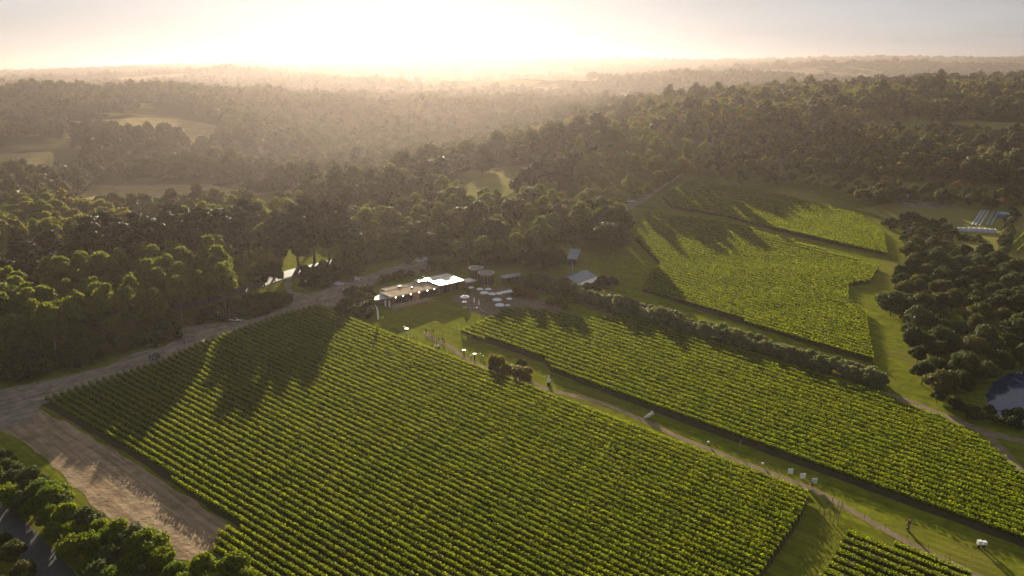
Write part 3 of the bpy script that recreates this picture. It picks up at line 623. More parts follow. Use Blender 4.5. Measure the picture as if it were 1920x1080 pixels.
I_ = spots(GP([(-100, 870), (0, 868), (60, 915), (150, 985), (230, 1020), (330, 1075), (470, 1085), (470, 1150), (260, 1200), (190, 1110), (100, 1010), (-20, 925), (-100, 880)]), 3.7, ROADS + VINE_POLY, 14)
grove(['broad', 'broad', 'tea'], I_, 4.2, 6.8, 'bright bushy tree between the sandy dirt and the asphalt road, %s from the left', 'bushy trees beside the asphalt road')
I2 = spots(GP([(-100, 1010), (0, 1010), (60, 1085), (60, 1150), (-100, 1150)]), 5, ROADS, 15)
grove(['dark'], I2, 4, 6, 'dark bush below the asphalt road, %s from the left', 'dark bushes below the road')
a, b = Gd(1090, 566), Gd(1690, 738); d = Vector((b.x - a.x, b.y - a.y)); L_ = d.length; d /= L_; k = int(L_ / 3.7)
for i in range(k):
    p = Vector(a[:2]) + d * (i * 3.7 + random.uniform(-.5, .5))
    tree('olive', p + Vector((-d.y, d.x)) * random.uniform(-.3, .3), random.uniform(3.8, 5.6) * (1.15 if i < 12 else .95), 'olive tree in the front line of the hedge, %s from the winery' % ordinal(i + 1), 'olive trees of the long hedge', random.uniform(1.0, 1.25))
    if i > 1 and i < k - 1: tree('olive', p + Vector((-d.y, d.x)) * random.uniform(4.2, 5.0), random.uniform(3.6, 4.8) * (1.1 if i < 12 else .9), 'olive tree in the back line of the hedge, %s from the winery' % ordinal(i - 1), 'olive trees of the long hedge', random.uniform(1.0, 1.25))
a, b = Gd(985, 538), Gd(1078, 558); 
for i in range(9): p = a.lerp(b, i / 8); tree('olive', p, random.uniform(5.5, 7), 'leafy tree of the row in front of the grey barn, %s from the left' % ordinal(i + 1), 'trees in front of the barn', 1.0)
K1 = spots(GP([(372, 608), (440, 602), (480, 594), (540, 574), (545, 562), (500, 560), (440, 575), (380, 590)]), 2.8, ROADS, 16)
grove(['shrub'], K1, 2.6, 3.8, 'shrub of the bank between the drive and the public road, %s from the left', 'shrubs between the two roads')
K2 = spots(GP([(-90, 738), (100, 702), (200, 678), (250, 655), (322, 640), (322, 625), (250, 640), (100, 680), (-90, 710)]), 3.4, ROADS, 17)
grove(['shrub', 'shrub', 'dark'], K2, 3.2, 6, 'dark shrub below the gums along the drive, %s from the left', 'shrubs along the drive')
K3 = spots(GP([(565, 545), (600, 545), (630, 530), (680, 515), (650, 505), (600, 508), (565, 520)]), 3.2, ROADS, 18)
grove(['shrub', 'dark'], K3, 3, 5.5, 'shrub on the island inside the drive fork, %s from the left', 'shrubs on the drive island')
K4 = spots(GP([(628, 588), (655, 560), (690, 545), (705, 552), (704, 590), (690, 604), (660, 600)]), 3, ROADS + BUILD, 19)
grove(['shrub', 'dark'], K4, 2.5, 4.5, 'shrub left of the long winery building, %s from the left', 'shrubs left of the winery')
K5 = spots(GP([(708, 538), (740, 526), (775, 520), (760, 512), (712, 526)]), 2.6, ROADS, 20)
grove(['shrub', 'yel', 'broad'], K5, 2, 3.6, 'garden bush behind the tan roof, %s from the left', 'garden bushes behind the roof')
for i, (px, py, kd, h_, w_) in enumerate(((965, 556, 'red', 3.4, 1), (985, 557, 'red', 3.4, 1), (1000, 560, 'red', 2.6, 1), (930, 692, 'yel', 4.8, .8), (925, 700, 'shrub', 3, .9), (948, 700, 'yel', 3, .8), (966, 706, 'yel', 3.4, 1.3), (986, 708, 'yel', 3.2, 1.2), (978, 690, 'shrub', 3.0, .8), (1030, 575, 'broad', 3.4, .9), (1046, 572, 'broad', 4, 1), (1058, 580, 'broad', 3, .9), (1068, 566, 'broad', 3.4, 1), (912, 552, 'broad', 3.0, .7), (878, 550, 'broad', 2.6, .8))):
    w = ['reddish bush touching the courtyard umbrellas', 'reddish bush between the two others right of the umbrellas', 'smallest reddish bush, farthest right of the courtyard', 'tall golden bush beside the dirt track', 'small green bush at the foot of the golden one', 'pale low bush between the golden bushes', 'broad golden bush beside the dirt track', 'right half of the broad golden clump by the track', 'green bush behind the broad golden clump', 'garden tree right of the bare bed', 'tallest garden tree below the barn row', 'lowest garden tree above the vines', 'garden tree nearest the gravel path', 'slim green tree beside the round tower', 'small bush at the back of the umbrellas'][i]
    tree(kd, Gd(px, py), h_, w, None, w_)
K6 = spots(GP([(1080, 548), (1130, 530), (1150, 535), (1110, 556)]), 3, (), 21)
grove(['shrub'], K6, 2.5, 4, 'bush right of the grey barn, %s from the left', 'bushes right of the barn')
K9 = spots(GP([(1655, 425), (1700, 408), (1770, 418), (1788, 440), (1770, 462), (1700, 440)]), 4.2, (), 51)
grove(['shrub', 'dark', 'tea'], K9, 2.2, 4.5, 'bush on the slope left of the polytunnel, %s from the left', 'bushes left of the polytunnel')
K10 = spots(GP([(1872, 476), (1885, 430), (1897, 395), (1906, 398), (1896, 440), (1886, 478)]), 2.6, (), 52)
grove(['shrub', 'dark', 'olive'], K10, 2.2, 4.2, 'shrub of the hedge right of the water tank, %s from the left', 'hedge right of the water tank')
K11 = spots(WP([(1620, 445), (1740, 452), (2000, 440), (2000, 470), (1750, 480), (1600, 470)]), 6.5, BUILD, 53)
grove(['rust', 'dark'], K11, 6, 10, 'tree shading the yard below the right wood, %s from the left', 'trees shading the yard')
K7 = spots(WP([(1700, 645), (1960, 615), (1960, 640), (1710, 665)]), 9, (), 22)
grove(['dark', 'rust'], K7, 7, 12, 'tree along the high farm lane at the right, %s from the left', 'trees along the high farm lane')
K8 = spots(WP([(1560, 755), (1980, 700), (1980, 760), (1780, 775), (1600, 800)]), 11, (), 23)
grove(['gum', 'dark'], K8, 13, 18, 'big tree between the high paddocks at the right, %s from the left', 'trees between the high paddocks')
print('TREES', NTREE)

# ------------------------------------------------------------------ woods: more trees than one could count
src = bpy.data.collections.new('wood_sources')
def src_obj(tag_, cm, tm=None):
    o = bpy.data.objects.new(tag_, cm); src.objects.link(o); return o
def low(pf, m, leaf, dens): return crown_mesh('far_crown', pf, m, leaf, dens)
for i in range(3): src_obj(f'a{i}', low(puffs_gum(17, 7.5, 15, .8, .25), M['valley'], 1.0, 44))
for i in range(3): src_obj(f'b{i}', low(puffs_gum(13, 5.0, 10, .85, .25), M['rust'], .85, 60))
for i in range(2): src_obj(f'c{i}', low([((random.uniform(-2, 2), random.uniform(-2, 2), 3 + k * 2.2), (max(2, 6 - abs(k - 3) * 1.0),) * 2 + (2.6,)) for k in range(7)], M['pine'], 1.1, 34))
for i in range(2): src_obj(f'd{i}', low(puffs_gum(16, 9, 9, .8, .2), M['far'], 2.2, 9))
for i, (k_, v_) in enumerate((('gum', 0), ('gum', 2), ('rust', 0), ('rust', 1), ('dark', 0), ('cyp', 0))): src_obj(f'e{i}', KINDS[k_][v_][0]); src.objects[f'e{i}']['h'] = KINDS[k_][v_][2]
ORDER = sorted(o.name for o in src.objects)
def wood(name, label, P, idxs, scs):
    n = len(P); me = bpy.data.meshes.new(name); z = TZ(P[:, 0], P[:, 1]); co = np.stack([P[:, 0], P[:, 1], z], 1).astype(np.float32)
    me.vertices.add(n); me.vertices.foreach_set('co', co.ravel())
    at = me.attributes.new('sc', 'FLOAT_VECTOR', 'POINT'); s = np.asarray(scs, np.float32) * (1 + .28 * np.sin(P[:, 0] * .019 + 1) * np.sin(P[:, 1] * .023 + P[:, 0] * .007)); at.data.foreach_set('vector', np.stack([s * RNG.uniform(.85, 1.2, n), s * RNG.uniform(.85, 1.2, n), s * RNG.uniform(.8, 1.2, n)], 1).astype(np.float32).ravel())
    at = me.attributes.new('rt', 'FLOAT_VECTOR', 'POINT'); at.data.foreach_set('vector', np.stack([np.zeros(n), np.zeros(n), RNG.uniform(0, 6.28, n)], 1).astype(np.float32).ravel())
    at = me.attributes.new('ix', 'INT', 'POINT'); at.data.foreach_set('value', np.asarray(idxs, np.int32))
    o = bpy.data.objects.new(name, me); link(o); tag(o, label, 'wood', None, 'stuff')
    ng = bpy.data.node_groups.new(name, 'GeometryNodeTree'); ng.interface.new_socket('Geometry', in_out='INPUT', socket_type='NodeSocketGeometry'); ng.interface.new_socket('Geometry', in_out='OUTPUT', socket_type='NodeSocketGeometry')
    N = ng.nodes; L = ng.links; gi = N.new('NodeGroupInput'); go = N.new('NodeGroupOutput'); ip = N.new('GeometryNodeInstanceOnPoints'); ci = N.new('GeometryNodeCollectionInfo')
    ci.inputs['Collection'].default_value = src; ci.inputs['Separate Children'].default_value = True; ci.inputs['Reset Children'].default_value = True
    def na(nm, ty): a_ = N.new('GeometryNodeInputNamedAttribute'); a_.data_type = ty; a_.inputs['Name'].default_value = nm; return a_.outputs['Attribute']
    ip.inputs['Pick Instance'].default_value = True
    L.new(gi.outputs[0], ip.inputs['Points']); L.new(ci.outputs[0], ip.inputs['Instance']); L.new(na('ix', 'INT'), ip.inputs['Instance Index'])
    L.new(na('rt', 'FLOAT_VECTOR'), ip.inputs['Rotation']); L.new(na('sc', 'FLOAT_VECTOR'), ip.inputs['Scale']); L.new(ip.outputs[0], go.inputs[0])
    md = o.modifiers.new('trees', 'NODES'); md.node_group = ng
    print(name, n); return o
def scatter(poly, sp, avoid, dens=None):
    xs = np.array([p[0] for p in poly]); yy = np.array([p[1] for p in poly]); gx = np.arange(xs.min(), xs.max(), sp); gy = np.arange(yy.min(), yy.max(), sp)
    X, Y = np.meshgrid(gx, gy); X = X + RNG.uniform(-.48, .48, X.shape) * sp; Y = Y + RNG.uniform(-.48, .48, Y.shape) * sp; X = X.ravel(); Y = Y.ravel()
    k = inside_np(poly, X, Y)
    for a_ in avoid: k &= ~inside_np(a_, X, Y)
    if dens is not None: k &= RNG.uniform(0, 1, X.shape) < dens(X, Y)
    return np.stack([X[k], Y[k]], 1)
def pick(n, ids, pr): return RNG.choice(ids, n, p=pr)
PAD = [v[0] for v in pads.values()]
for k_, dd in (('dry_paddock', 70), ('hill_paddock', 55), ('far_paddock', 30), ('left_paddock', 60)): PAD.append([Vector((p[0] - .125 * dd, p[1] + .99 * dd)) for p in pads[k_][0]])
def gapn(s, lo, hi, seed=0):
    def f(X, Y):
        v = np.sin(X * s + Y * s * .6 + seed) + np.sin(Y * s * 1.3 - X * s * .7 + seed * 2.1) + .6 * np.sin(X * s * 2.3 + seed) * np.sin(Y * s * 2.1 + 1)
        return np.clip((v - lo) / (hi - lo), 0, 1)
    return f
EI = {'gum': [(10, 22), (11, 22)], 'rust': [(12, 14), (13, 14)], 'dark': [(14, 10)], 'cyp': [(15, 18)]}
ch_ = [random.choice(EI[k_]) for _, k_, _ in OVER]
wood('slope_wood', 'green gum wood merging up the slope above the road and beyond the winery belt', np.array([p[:2] for p, _, _ in OVER]), [c[0] for c in ch_], [h_ / c[1] for (_, _, h_), c in zip(OVER, ch_)])
P = scatter(WP([(1330, 505), (1500, 518), (1740, 506), (2050, 490), (2050, 640), (1700, 650), (1500, 640), (1330, 600)]), 6.3, av + PAD)
wood('hillside_wood', 'rusty green wood of small rounded gum trees covering the right hillside', P, np.where(RNG.uniform(size=len(P)) < .8, pick(len(P), [3, 4, 5], [.34, .33, .33]), pick(len(P), [0, 1, 2], [.34, .33, .33])), RNG.uniform(.48, .95, len(P)))
P = scatter(WP([(1180, 605), (1330, 600), (1500, 640), (1700, 700), (2050, 690), (2050, 1000), (1250, 1100), (1000, 1000), (930, 760), (1040, 620)]), 8.6, PAD)
wood('ridge_wood', 'green wood running along the crest of the right ridge', P, pick(len(P), [3, 4, 5, 14, 0], [.28, .28, .28, .06, .1]), RNG.uniform(.75, 1.1, len(P)))
P = scatter(WP([(-150, 480), (230, 470), (320, 445), (540, 425), (700, 440), (860, 545), (1040, 530), (1180, 610), (1040, 625), (930, 760), (1000, 1000), (1250, 1100), (1250, 1500), (-250, 1500)]), 10.5, PAD, gapn(.013, -1.9, -1.1, 3))
wood('valley_wood', 'hazy wood of scattered gums and pines filling the valley below the sun', P, pick(len(P), [0, 1, 2, 6, 7, 3], [.32, .32, .32, .01, .01, .02]), RNG.uniform(.7, 1.25, len(P)))
P = scatter(WP([(-400, 1500), (2300, 1050), (2300, 3200), (-400, 3200)]), 19, [], gapn(.0042, -.75, .5, 5))
wood('distant_wood', 'pale woods on the distant hills below the horizon', P, pick(len(P), [8, 9, 6], [.42, .42, .16]), RNG.uniform(.8, 1.3, len(P)))
P = scatter(WP([(-500, 3200), (2400, 3200), (2400, 6600), (-500, 6600)]), 36, [], gapn(.0022, -1.1, .3, 7))
wood('horizon_wood', 'faint line of woods on the hills at the horizon', P, pick(len(P), [8, 9], [.5, .5]), RNG.uniform(1.0, 1.9, len(P)))
#@@OBJECTS@@
# ------------------------------------------------------------------ the winery
BA = math.atan2(.6347, .7728); BO = Gd(737, 582)
win = empty('winery_building', (BO.x, BO.y, BO.z), BA, 'long low winery building with tan and shining flat roofs and a veranda on the lawn', 'building')
FL = .75
MB().box(0, 0, -1.2, 24.4, 1.5, FL - .12).box(0, 1.503, -1.2, 1.2, 12.6, FL - .12).box(24.403, 3.0, -1.2, 35, 3.8, FL - .2).build('deck', M['deck'], win)
mb = MB(); mb.box(1.203, 1.503, -1.2, 24.4, 13.0, FL); mb.build('floor', M['stone'], win)
MB().box(1.4, 4.2, FL + .003, 1.7, 12.9, 4.9).box(1.703, 12.6, FL + .003, 21.9, 12.9, 4.9).box(12.0, 4.2, FL + .003, 15.0, 4.5, 4.9).build('wall', M['wall'], win)
for i in range(11):                                                  # glazed front
    x = 1.75 + i * 1.98
    if 10.0 < x < 13.5: continue
    w = MB().box(x + .07, 4.3, FL + .15, x + 1.86, 4.34, 4.4).build('window', M['dglass'], win)
    MB().box(x - .02, 4.24, FL, x + .06, 4.4, 4.6).box(x + 1.87, 4.24, FL, x + 1.93, 4.4, 4.6).box(x + .063, 4.25, 4.403, x + 1.867, 4.39, 4.6).box(x + .063, 4.25, FL, x + 1.867, 4.39, FL + .14).box(x + .063, 4.26, 3.0, x + 1.867, 4.38, 3.06).build('frame', M['steel'], w)
def seam_roof(x0, y0, x1, y1, z, m, rim, fall=.0, step=.9, slot=None):
    rf = MB().box(x0, y0, z, x1, y1, z + .22).build('roof', m, win)
    s = MB(); x = x0 + .8
    while x < x1 - .5: s.box(x, y0 + .35, z + .222, x + .05, y1 - .35, z + .27); x += step
    s.build('seams', m, rf)
    MB().box(x0 - .18, y0 - .18, z - .12, x1 + .18, y0 - .003, z + .34).box(x0 - .18, y1 + .003, z - .12, x1 + .18, y1 + .18, z + .34).box(x0 - .18, y0, z - .12, x0 - .003, y1, z + .34).box(x1 + .003, y0, z - .12, x1 + .18, y1, z + .34).build('fascia', rim, rf)
    if slot: MB().box(*slot).build('skylight', M['dglass'], rf)
    return rf
seam_roof(0, 1.3, 22.2, 9.35, 5.0, M['rooft'], M['fascia'], slot=(.5, 2.0, 5.223, 1.25, 8.6, 5.26))
seam_roof(2.7, 9.8, 18.4, 13.4, 5.12, M['rooft'], M['fascia'], slot=(3.1, 10.2, 5.343, 3.8, 13.0, 5.37))
seam_roof(18.9, 9.75, 35.4, 13.6, 5.9, M['roofm'], M['fascia']); seam_roof(22.7, .1, 35.4, 9.3, 5.9, M['roofm'], M['fascia'])
seam_roof(35.9, -.9, 40.3, 3.8, 5.1, M['roofm'], M['fascia'])
MB().box(24.6, 3.9, -.6, 35.0, 4.2, 5.85).box(34.7, 4.203, -.6, 35.0, 13.0, 5.85).box(22.0, 13.0, -.6, 35.0, 13.3, 5.85).box(24.3, 4.203, -.6, 24.55, 13.0, 5.85).build('rear_wall', M['wall'], win)
for i in range(5):
    x = 25.2 + i * 1.95; w = MB().box(x, 3.84, FL + .1, x + 1.5, 3.88, 4.6).build('window', M['dglass'], win)
    MB().box(x - .09, 3.80, FL, x - .003, 3.897, 4.7).box(x + 1.503, 3.80, FL, x + 1.59, 3.897, 4.7).box(x, 3.80, 4.603, x + 1.5, 3.897, 4.7).build('frame', M['steel'], w)
for i in range(7):
    x = .5 + i * 3.55; p = MB().tube([(x, 1.75, FL), (x, 1.75, 4.99)], .09, 8).build('veranda_post', M['steel'], win)
for i, x in enumerate((2.6, 6.0, 9.6, 13.6, 17.6, 21.0)): MB().ball((x, 1.9, 4.45), .2, 10).build('lamp', M['lamp'], win, True)
MB().tube([(21.6, 10.6, 5.3), (21.6, 10.6, 7.9)], .16, 8).build('flue', M['steel'], win)
MB().box(12.5, 5.9, 5.223, 13.2, 6.6, 5.9).build('roof_vent', M['steel'], win)
MB().box(9.0, 9.9, 5.343, 10.1, 11.0, 6.1).build('roof_vent', M['steel'], win)
MB().box(36.2, 3.0, -.4, 40.0, 3.3, 5.05).box(39.7, 0, -.4, 40.0, 2.997, 5.05).build('wing_wall', M['wall'], win)
MB().add([(-3.9, 7.2, 3.3), (1.3, 5.2, 3.6), (1.3, 12.2, 3.6), (-3.2, 11.2, 3.0), (-3.9, 7.2, 3.18), (1.3, 5.2, 3.5), (1.3, 12.2, 3.5), (-3.2, 11.2, 2.88)], [(0, 1, 2, 3), (7, 6, 5, 4), (0, 4, 5, 1), (1, 5, 6, 2), (2, 6, 7, 3), (3, 7, 4, 0)]).build('sail_awning', M['white'], win)
MB().box(-.9, 4.2, FL - .1, -.6, 4.9, 3.2).box(-.2, 2.0, FL - .1, .0, 2.9, 3.4).build('curtain', M['white'], win)
for x, y in ((-3.7, 7.3), (-3.1, 11.1)): MB().tube([(x, y, -.5), (x, y, 3.0)], .07, 6).build('awning_post', M['steel'], win)

def drum(px, py, r, h, ringr, label):
    p = Gd(px, py); t = empty('round_tower', p, 0, label, 'tower')
    MB().lathe([(r, -.8), (r, h), (r - .25, h), (r - .25, h - .8)], 28).build('wall', M['wall'], t)
    MB().lathe([(ringr, h + .02), (ringr, h + .38), (ringr - .75, h + .38), (ringr - .8, h + .02), (ringr, h + .02)], 32).build('ring_roof', M['roofm'], t)
    MB().lathe([(ringr - .8, h + .06), (.05, h + .25)], 24).build('inner_roof', M['stone'], t)
    for i in range(9):
        a = -math.pi / 2 + (i - 4) * .42; w = MB(); m = Matrix.Rotation(a, 4, 'Z'); w.box(r + .003, -.38, 1.1, r + .06, .38, h - .9, m); wo_ = w.build('window', M['dglass'], t)
        MB().box(r + .003, -.5, .95, r + .1, -.385, h - .8, m).box(r + .003, .385, .95, r + .1, .5, h - .8, m).box(r + .003, -.385, h - .897, r + .1, .385, h - .8, m).build('frame', M['timber'], wo_)
    return t
drum(912, 535, 3.1, 5.6, 3.7, 'round rammed earth tower with a pale ring roof beside the shining roof')
drum(893, 524, 2.8, 5.2, 3.5, 'lower round tower with a ring roof behind the taller tower')
pv_ = Gd(945, 535); t = empty('garden_pavilion', pv_, R(32), 'open pavilion with a thin pale flat roof right of the round tower', 'pavilion')
MB().box(-1.2, -2.2, 3.7, 9.2, 2.4, 3.9).build('roof', M['roofg'], t); MB().box(0, 1.6, -.4, 8.6, 1.8, 3.69).box(0, -1.4, -.4, .2, 1.597, 3.69).build('wall', M['wall'], t)
for x in (-.6, 2.6, 5.8, 8.6): MB().tube([(x, -1.8, -.4), (x, -1.8, 3.69)], .08, 6).build('post', M['steel'], t)
for i in range(4): MB().box(.8 + i * 2, 1.5, .3, 2.2 + i * 2, 1.59, 2.6).build('window', M['dglass'], t)
gw = smooth_line(GP([(898, 574), (905, 585), (925, 590), (950, 588), (965, 580)])); mb = MB()
for p, q in zip(gw, gw[1:]):
    d = (q - p).normalized() * .25; n = Vector((-d.y, d.x)); z = tz(p.x, p.y); mb.add([(*(p - n), z - .3), (*(q - n), z - .3), (*(q + n), z - .3), (*(p + n), z - .3), (*(p - n), z + .55), (*(q - n), z + .55), (*(q + n), z + .55), (*(p + n), z + .55)], [(4, 5, 6, 7), (0, 1, 5, 4), (1, 2, 6, 5), (2, 3, 7, 6), (3, 0, 4, 7)])
tag(mb.build('garden_wall', M['stone']), 'low curved stone wall round the umbrella courtyard', 'wall')

def gable(name, p, rz, L, Wd, h, rise, label, cat, roofm, wallm='timber', over=.5, nwin=3, door=True):
    t = empty(name, p, rz, label, cat)
    MB().add([(0, 0, -1.2), (L, 0, -1.2), (L, Wd, -1.2), (0, Wd, -1.2), (0, 0, h), (L, 0, h), (L, Wd, h), (0, Wd, h), (0, Wd / 2, h + rise), (L, Wd / 2, h + rise)],
             [(0, 1, 5, 4), (2, 3, 7, 6), (1, 2, 6, 9, 5), (3, 0, 4, 8, 7)]).build('wall', M[wallm], t)
    s = rise / (Wd / 2); rf = None
    for k, (y0, y1) in enumerate(((-over, Wd / 2), (Wd + over, Wd / 2))):
        z0 = h - over * s + .05; z1 = h + rise + .05; a = [(-over, y0, z0), (L + over, y0, z0), (L + over, y1, z1), (-over, y1, z1)]
        v = a + [(x, y, z + .12) for x, y, z in a]; r = MB().add(v, [(0, 3, 2, 1), (4, 5, 6, 7), (0, 1, 5, 4), (1, 2, 6, 5), (2, 3, 7, 6), (3, 0, 4, 7)]).build('roof_slope', M[roofm], t)
        sm = MB(); x = .2
        while x < L: sm.add([(x, y0, z0 + .122), (x + .08, y0, z0 + .122), (x + .08, y1, z1 + .122), (x, y1, z1 + .122), (x, y0, z0 + .18), (x + .08, y0, z0 + .18), (x + .08, y1, z1 + .18), (x, y1, z1 + .18)], [(4, 5, 6, 7), (0, 1, 5, 4), (1, 2, 6, 5), (2, 3, 7, 6), (3, 0, 4, 7)]); x += .8
        sm.build('roof_ribs', M[roofm], r)
    for i in range(nwin):
        x = L * (i + .6) / (nwin + .3); w = MB().box(x, -.05, 1.0, x + 1.1, -.004, 2.1).build('window', M['dglass'], t); MB().box(x - .08, -.07, .9, x - .003, -.004, 2.2).box(x + 1.103, -.07, .9, x + 1.18, -.004, 2.2).box(x, -.07, 2.103, x + 1.1, -.004, 2.2).build('frame', M['wpaint'], w)
    if door: MB().box(L * .42, -.06, 0, L * .42 + .95, -.004, 2.05).build('door', M['timber'], t)
    return t
F0 = Gd(1081, 536); F0 = Vector((27.5, 300, tz(27.5, 300)))
bn = gable('barn', F0, math.atan2(11.7, 9.3), 14.5, 9.5, 3.4, 1.7, 'grey metal roofed barn behind the row of leafy trees', 'barn', 'roofg')
MB().add([(-.5, -3.6, 2.35), (15, -3.6, 2.35), (15, -.55, 3.05), (-.5, -.55, 3.05), (-.5, -3.6, 2.47), (15, -3.6, 2.47), (15, -.55, 3.17), (-.5, -.55, 3.17)], [(0, 3, 2, 1), (4, 5, 6, 7), (0, 1, 5, 4), (1, 2, 6, 5), (2, 3, 7, 6), (3, 0, 4, 7)]).build('veranda_roof', M['roofm'], bn)
for i in range(5): MB().tube([(.2 + i * 3.5, -3.3, -.8), (.2 + i * 3.5, -3.3, 2.34)], .08, 6).build('veranda_post', M['timber'], bn)
MB().tube([(13, 10.8, -.5), (13, 10.8, 6.4)], .1, 8).lathe([(.22, 6.4), (.28, 6.6), (.05, 6.9)], 8, (13, 10.8, 0)).build('flue', M['wpaint'], bn)
for x in (2.2, 3.4): MB().tube([(x, 6.2, 4.2), (x, 6.2, 6.0)], .28, 8).build('roof_vent', M['chrome'], bn)
h2 = empty('small_house', (25.5, 331.6, tz(27, 333)), R(-11), 'narrow house with a flat pale blue roof at the edge of the wood', 'house')
MB().add([(0, 0, 3.3), (5, 0, 3.3), (5, 15, 4.6), (0, 15, 4.6), (0, 0, 3.5), (5, 0, 3.5), (5, 15, 4.8), (0, 15, 4.8)], [(0, 3, 2, 1), (4, 5, 6, 7), (0, 1, 5, 4), (1, 2, 6, 5), (2, 3, 7, 6), (3, 0, 4, 7)]).build('roof', M['roofb'], h2)
MB().add([(.4, .5, -1), (4.6, .5, -1), (4.6, 14.5, -1), (.4, 14.5, -1), (.4, .5, 3.3), (4.6, .5, 3.3), (4.6, 14.5, 4.5), (.4, 14.5, 4.5)], [(0, 1, 5, 4), (1, 2, 6, 5), (2, 3, 7, 6), (3, 0, 4, 7)]).build('wall', M['timber'], h2)
for x in (.8, 2.9): MB().box(x, .44, .6, x + 1.3, .496, 2.5).build('window', M['dglass'], h2)
gable('dark_shed', (13.5, 336, tz(14, 336)), R(-28), 9, 6, 3.0, 1.5, 'dark roofed shed half hidden by trees left of the blue roof', 'shed', 'steel')
sp_ = empty('tin_lean_to', (12, 339, tz(12, 339)), R(20), 'small lean-to whose tin roof glints among the trees', 'shed')
MB().add([(0, 0, 3.6), (4.6, 0, 3.6), (4.6, 3.4, 4.0), (0, 3.4, 4.0), (0, 0, 3.72), (4.6, 0, 3.72), (4.6, 3.4, 4.12), (0, 3.4, 4.12)], [(0, 3, 2, 1), (4, 5, 6, 7), (0, 1, 5, 4), (1, 2, 6, 5), (2, 3, 7, 6), (3, 0, 4, 7)]).build('roof', M['roofm'], sp_)
for x, y in ((.2, .2), (4.4, .2), (.2, 3.2), (4.4, 3.2)): MB().tube([(x, y, -.5), (x, y, 3.65)], .08, 6).build('post', M['timber'], sp_)
q = W(300, 945); gable('farm_house', q, R(5), 30, 9, 3.2, 1.8, 'long pale farmhouse on the sunlit slope of the far valley', 'house', 'roofg', 'wpaint')
q = W(533, 640); gable('farm_house', q, R(-12), 24, 9, 3.4, 1.8, 'blue roofed farmhouse among the hazy valley trees', 'house', 'roofb', 'wpaint')
q = W(1880, 740); gable('farm_house', q, R(8), 30, 11, 3.8, 2.4, 'large house with a white gable high on the right hill', 'house', 'roofb', 'wpaint')
q = W(1885, 655); gable('farm_house', q, R(4), 26, 9, 3.4, 1.6, 'long grey farmhouse by the high lane at the right edge', 'house', 'roofg', 'stone')
q = Gd(1690, 378); gable('farm_shed', q, R(4), 11, 6, 2.8, 1.2, 'grey shed in the shade below the wood, left of the yard', 'shed', 'roofg', 'stone')
tree('cyp', W(1772, 690), 15, 'slim upright poplar standing beside the high lane', None, .38)

# market garden
p = Gd(1795, 433); pt = empty('polytunnel', p, math.atan2(395.6 - 400.1, 265.8 - 248.4), 'long low white polytunnel on the grass beyond the thicket', 'polytunnel')
mb = MB(); n = 10; Lp = 18.5; v = []
for x in (0, Lp): v += [(x, 2.0 * math.cos(math.pi * k / n), 2.1 * math.sin(math.pi * k / n) ** .8 if 0 < k < n else -.1) for k in range(n + 1)]
mb.add(v, [(k, k + 1, n + 1 + k + 1, n + 1 + k) for k in range(n)] + [tuple(range(n + 1))[::-1], tuple(range(n + 1, 2 * n + 2))]); mb.build('cover', M['poly'], pt)
for i in range(8):
    x = .02 + i * (Lp - .04) / 7; MB().tube([(x, 2.04 * math.cos(math.pi * k / n), 2.14 * math.sin(math.pi * k / n) ** .8 if 0 < k < n else -.1) for k in range(n + 1)], .05, 5).build('hoop', M['wpaint'], pt)
MB().box(-.09, -.5, 0, -.02, .5, 1.8).build('door', M['roofg'], pt)
p = Gd(1881, 409); tk = empty('water_tank', p, 0, 'round blue water tank in the shade beyond the polytunnel', 'tank'); MB().lathe([(3.1, -.3), (3.1, 2.6)], 24).build('shell', M['blue'], tk, True); MB().lathe([(3.25, 2.62), (2.2, 3.3), (.3, 3.8), (.02, 3.82)], 24).build('lid', M['roofb'], tk)
for i, (x0, x1) in enumerate(((1821, 1840), (1828, 1846), (1836, 1853), (1849, 1864), (1857, 1872))):
    a = Gd(x0, 424); b = Gd(x1, 396); d = (b - a); d.z = 0; n_ = Vector((-d.y, d.x, 0)).normalized() * .6; mb = MB(); K = 12; v = []
    for k in range(K + 1):
        c = a + d * k / K; z = tz(c.x, c.y) + .2; jj = random.uniform(.9, 1.1); v += [(*(c - n_ * jj)[:2], z), (*(c - n_ * .55)[:2], z + .55 * jj), (*(c + n_ * .55)[:2], z + .55 * jj), (*(c + n_ * jj)[:2], z)]
    mb.add(v, [(k * 4 + j, k * 4 + j + 1, k * 4 + 5 + j, k * 4 + 4 + j) for k in range(K) for j in range(3)])
    tag(mb.build('row_cover', M['poly'] if i < 3 else M['roofb']), 'pale netted crop row beyond the polytunnel, %s from the left' % ordinal(i + 1), 'row cover', 'netted crop rows')
V_ = spots(GP([(1795, 442), (1840, 446), (1846, 457), (1800, 453)]), 1.6, (), 31)
for i, p in enumerate(sorted(V_, key=lambda q: q[0] / q[1])): tree(random.choice(['shrub', 'olive', 'broad']), p, random.uniform(1, 1.8), 'low vegetable garden bush in front of the polytunnel, %s from the left' % ordinal(i + 1), 'vegetable garden bushes')

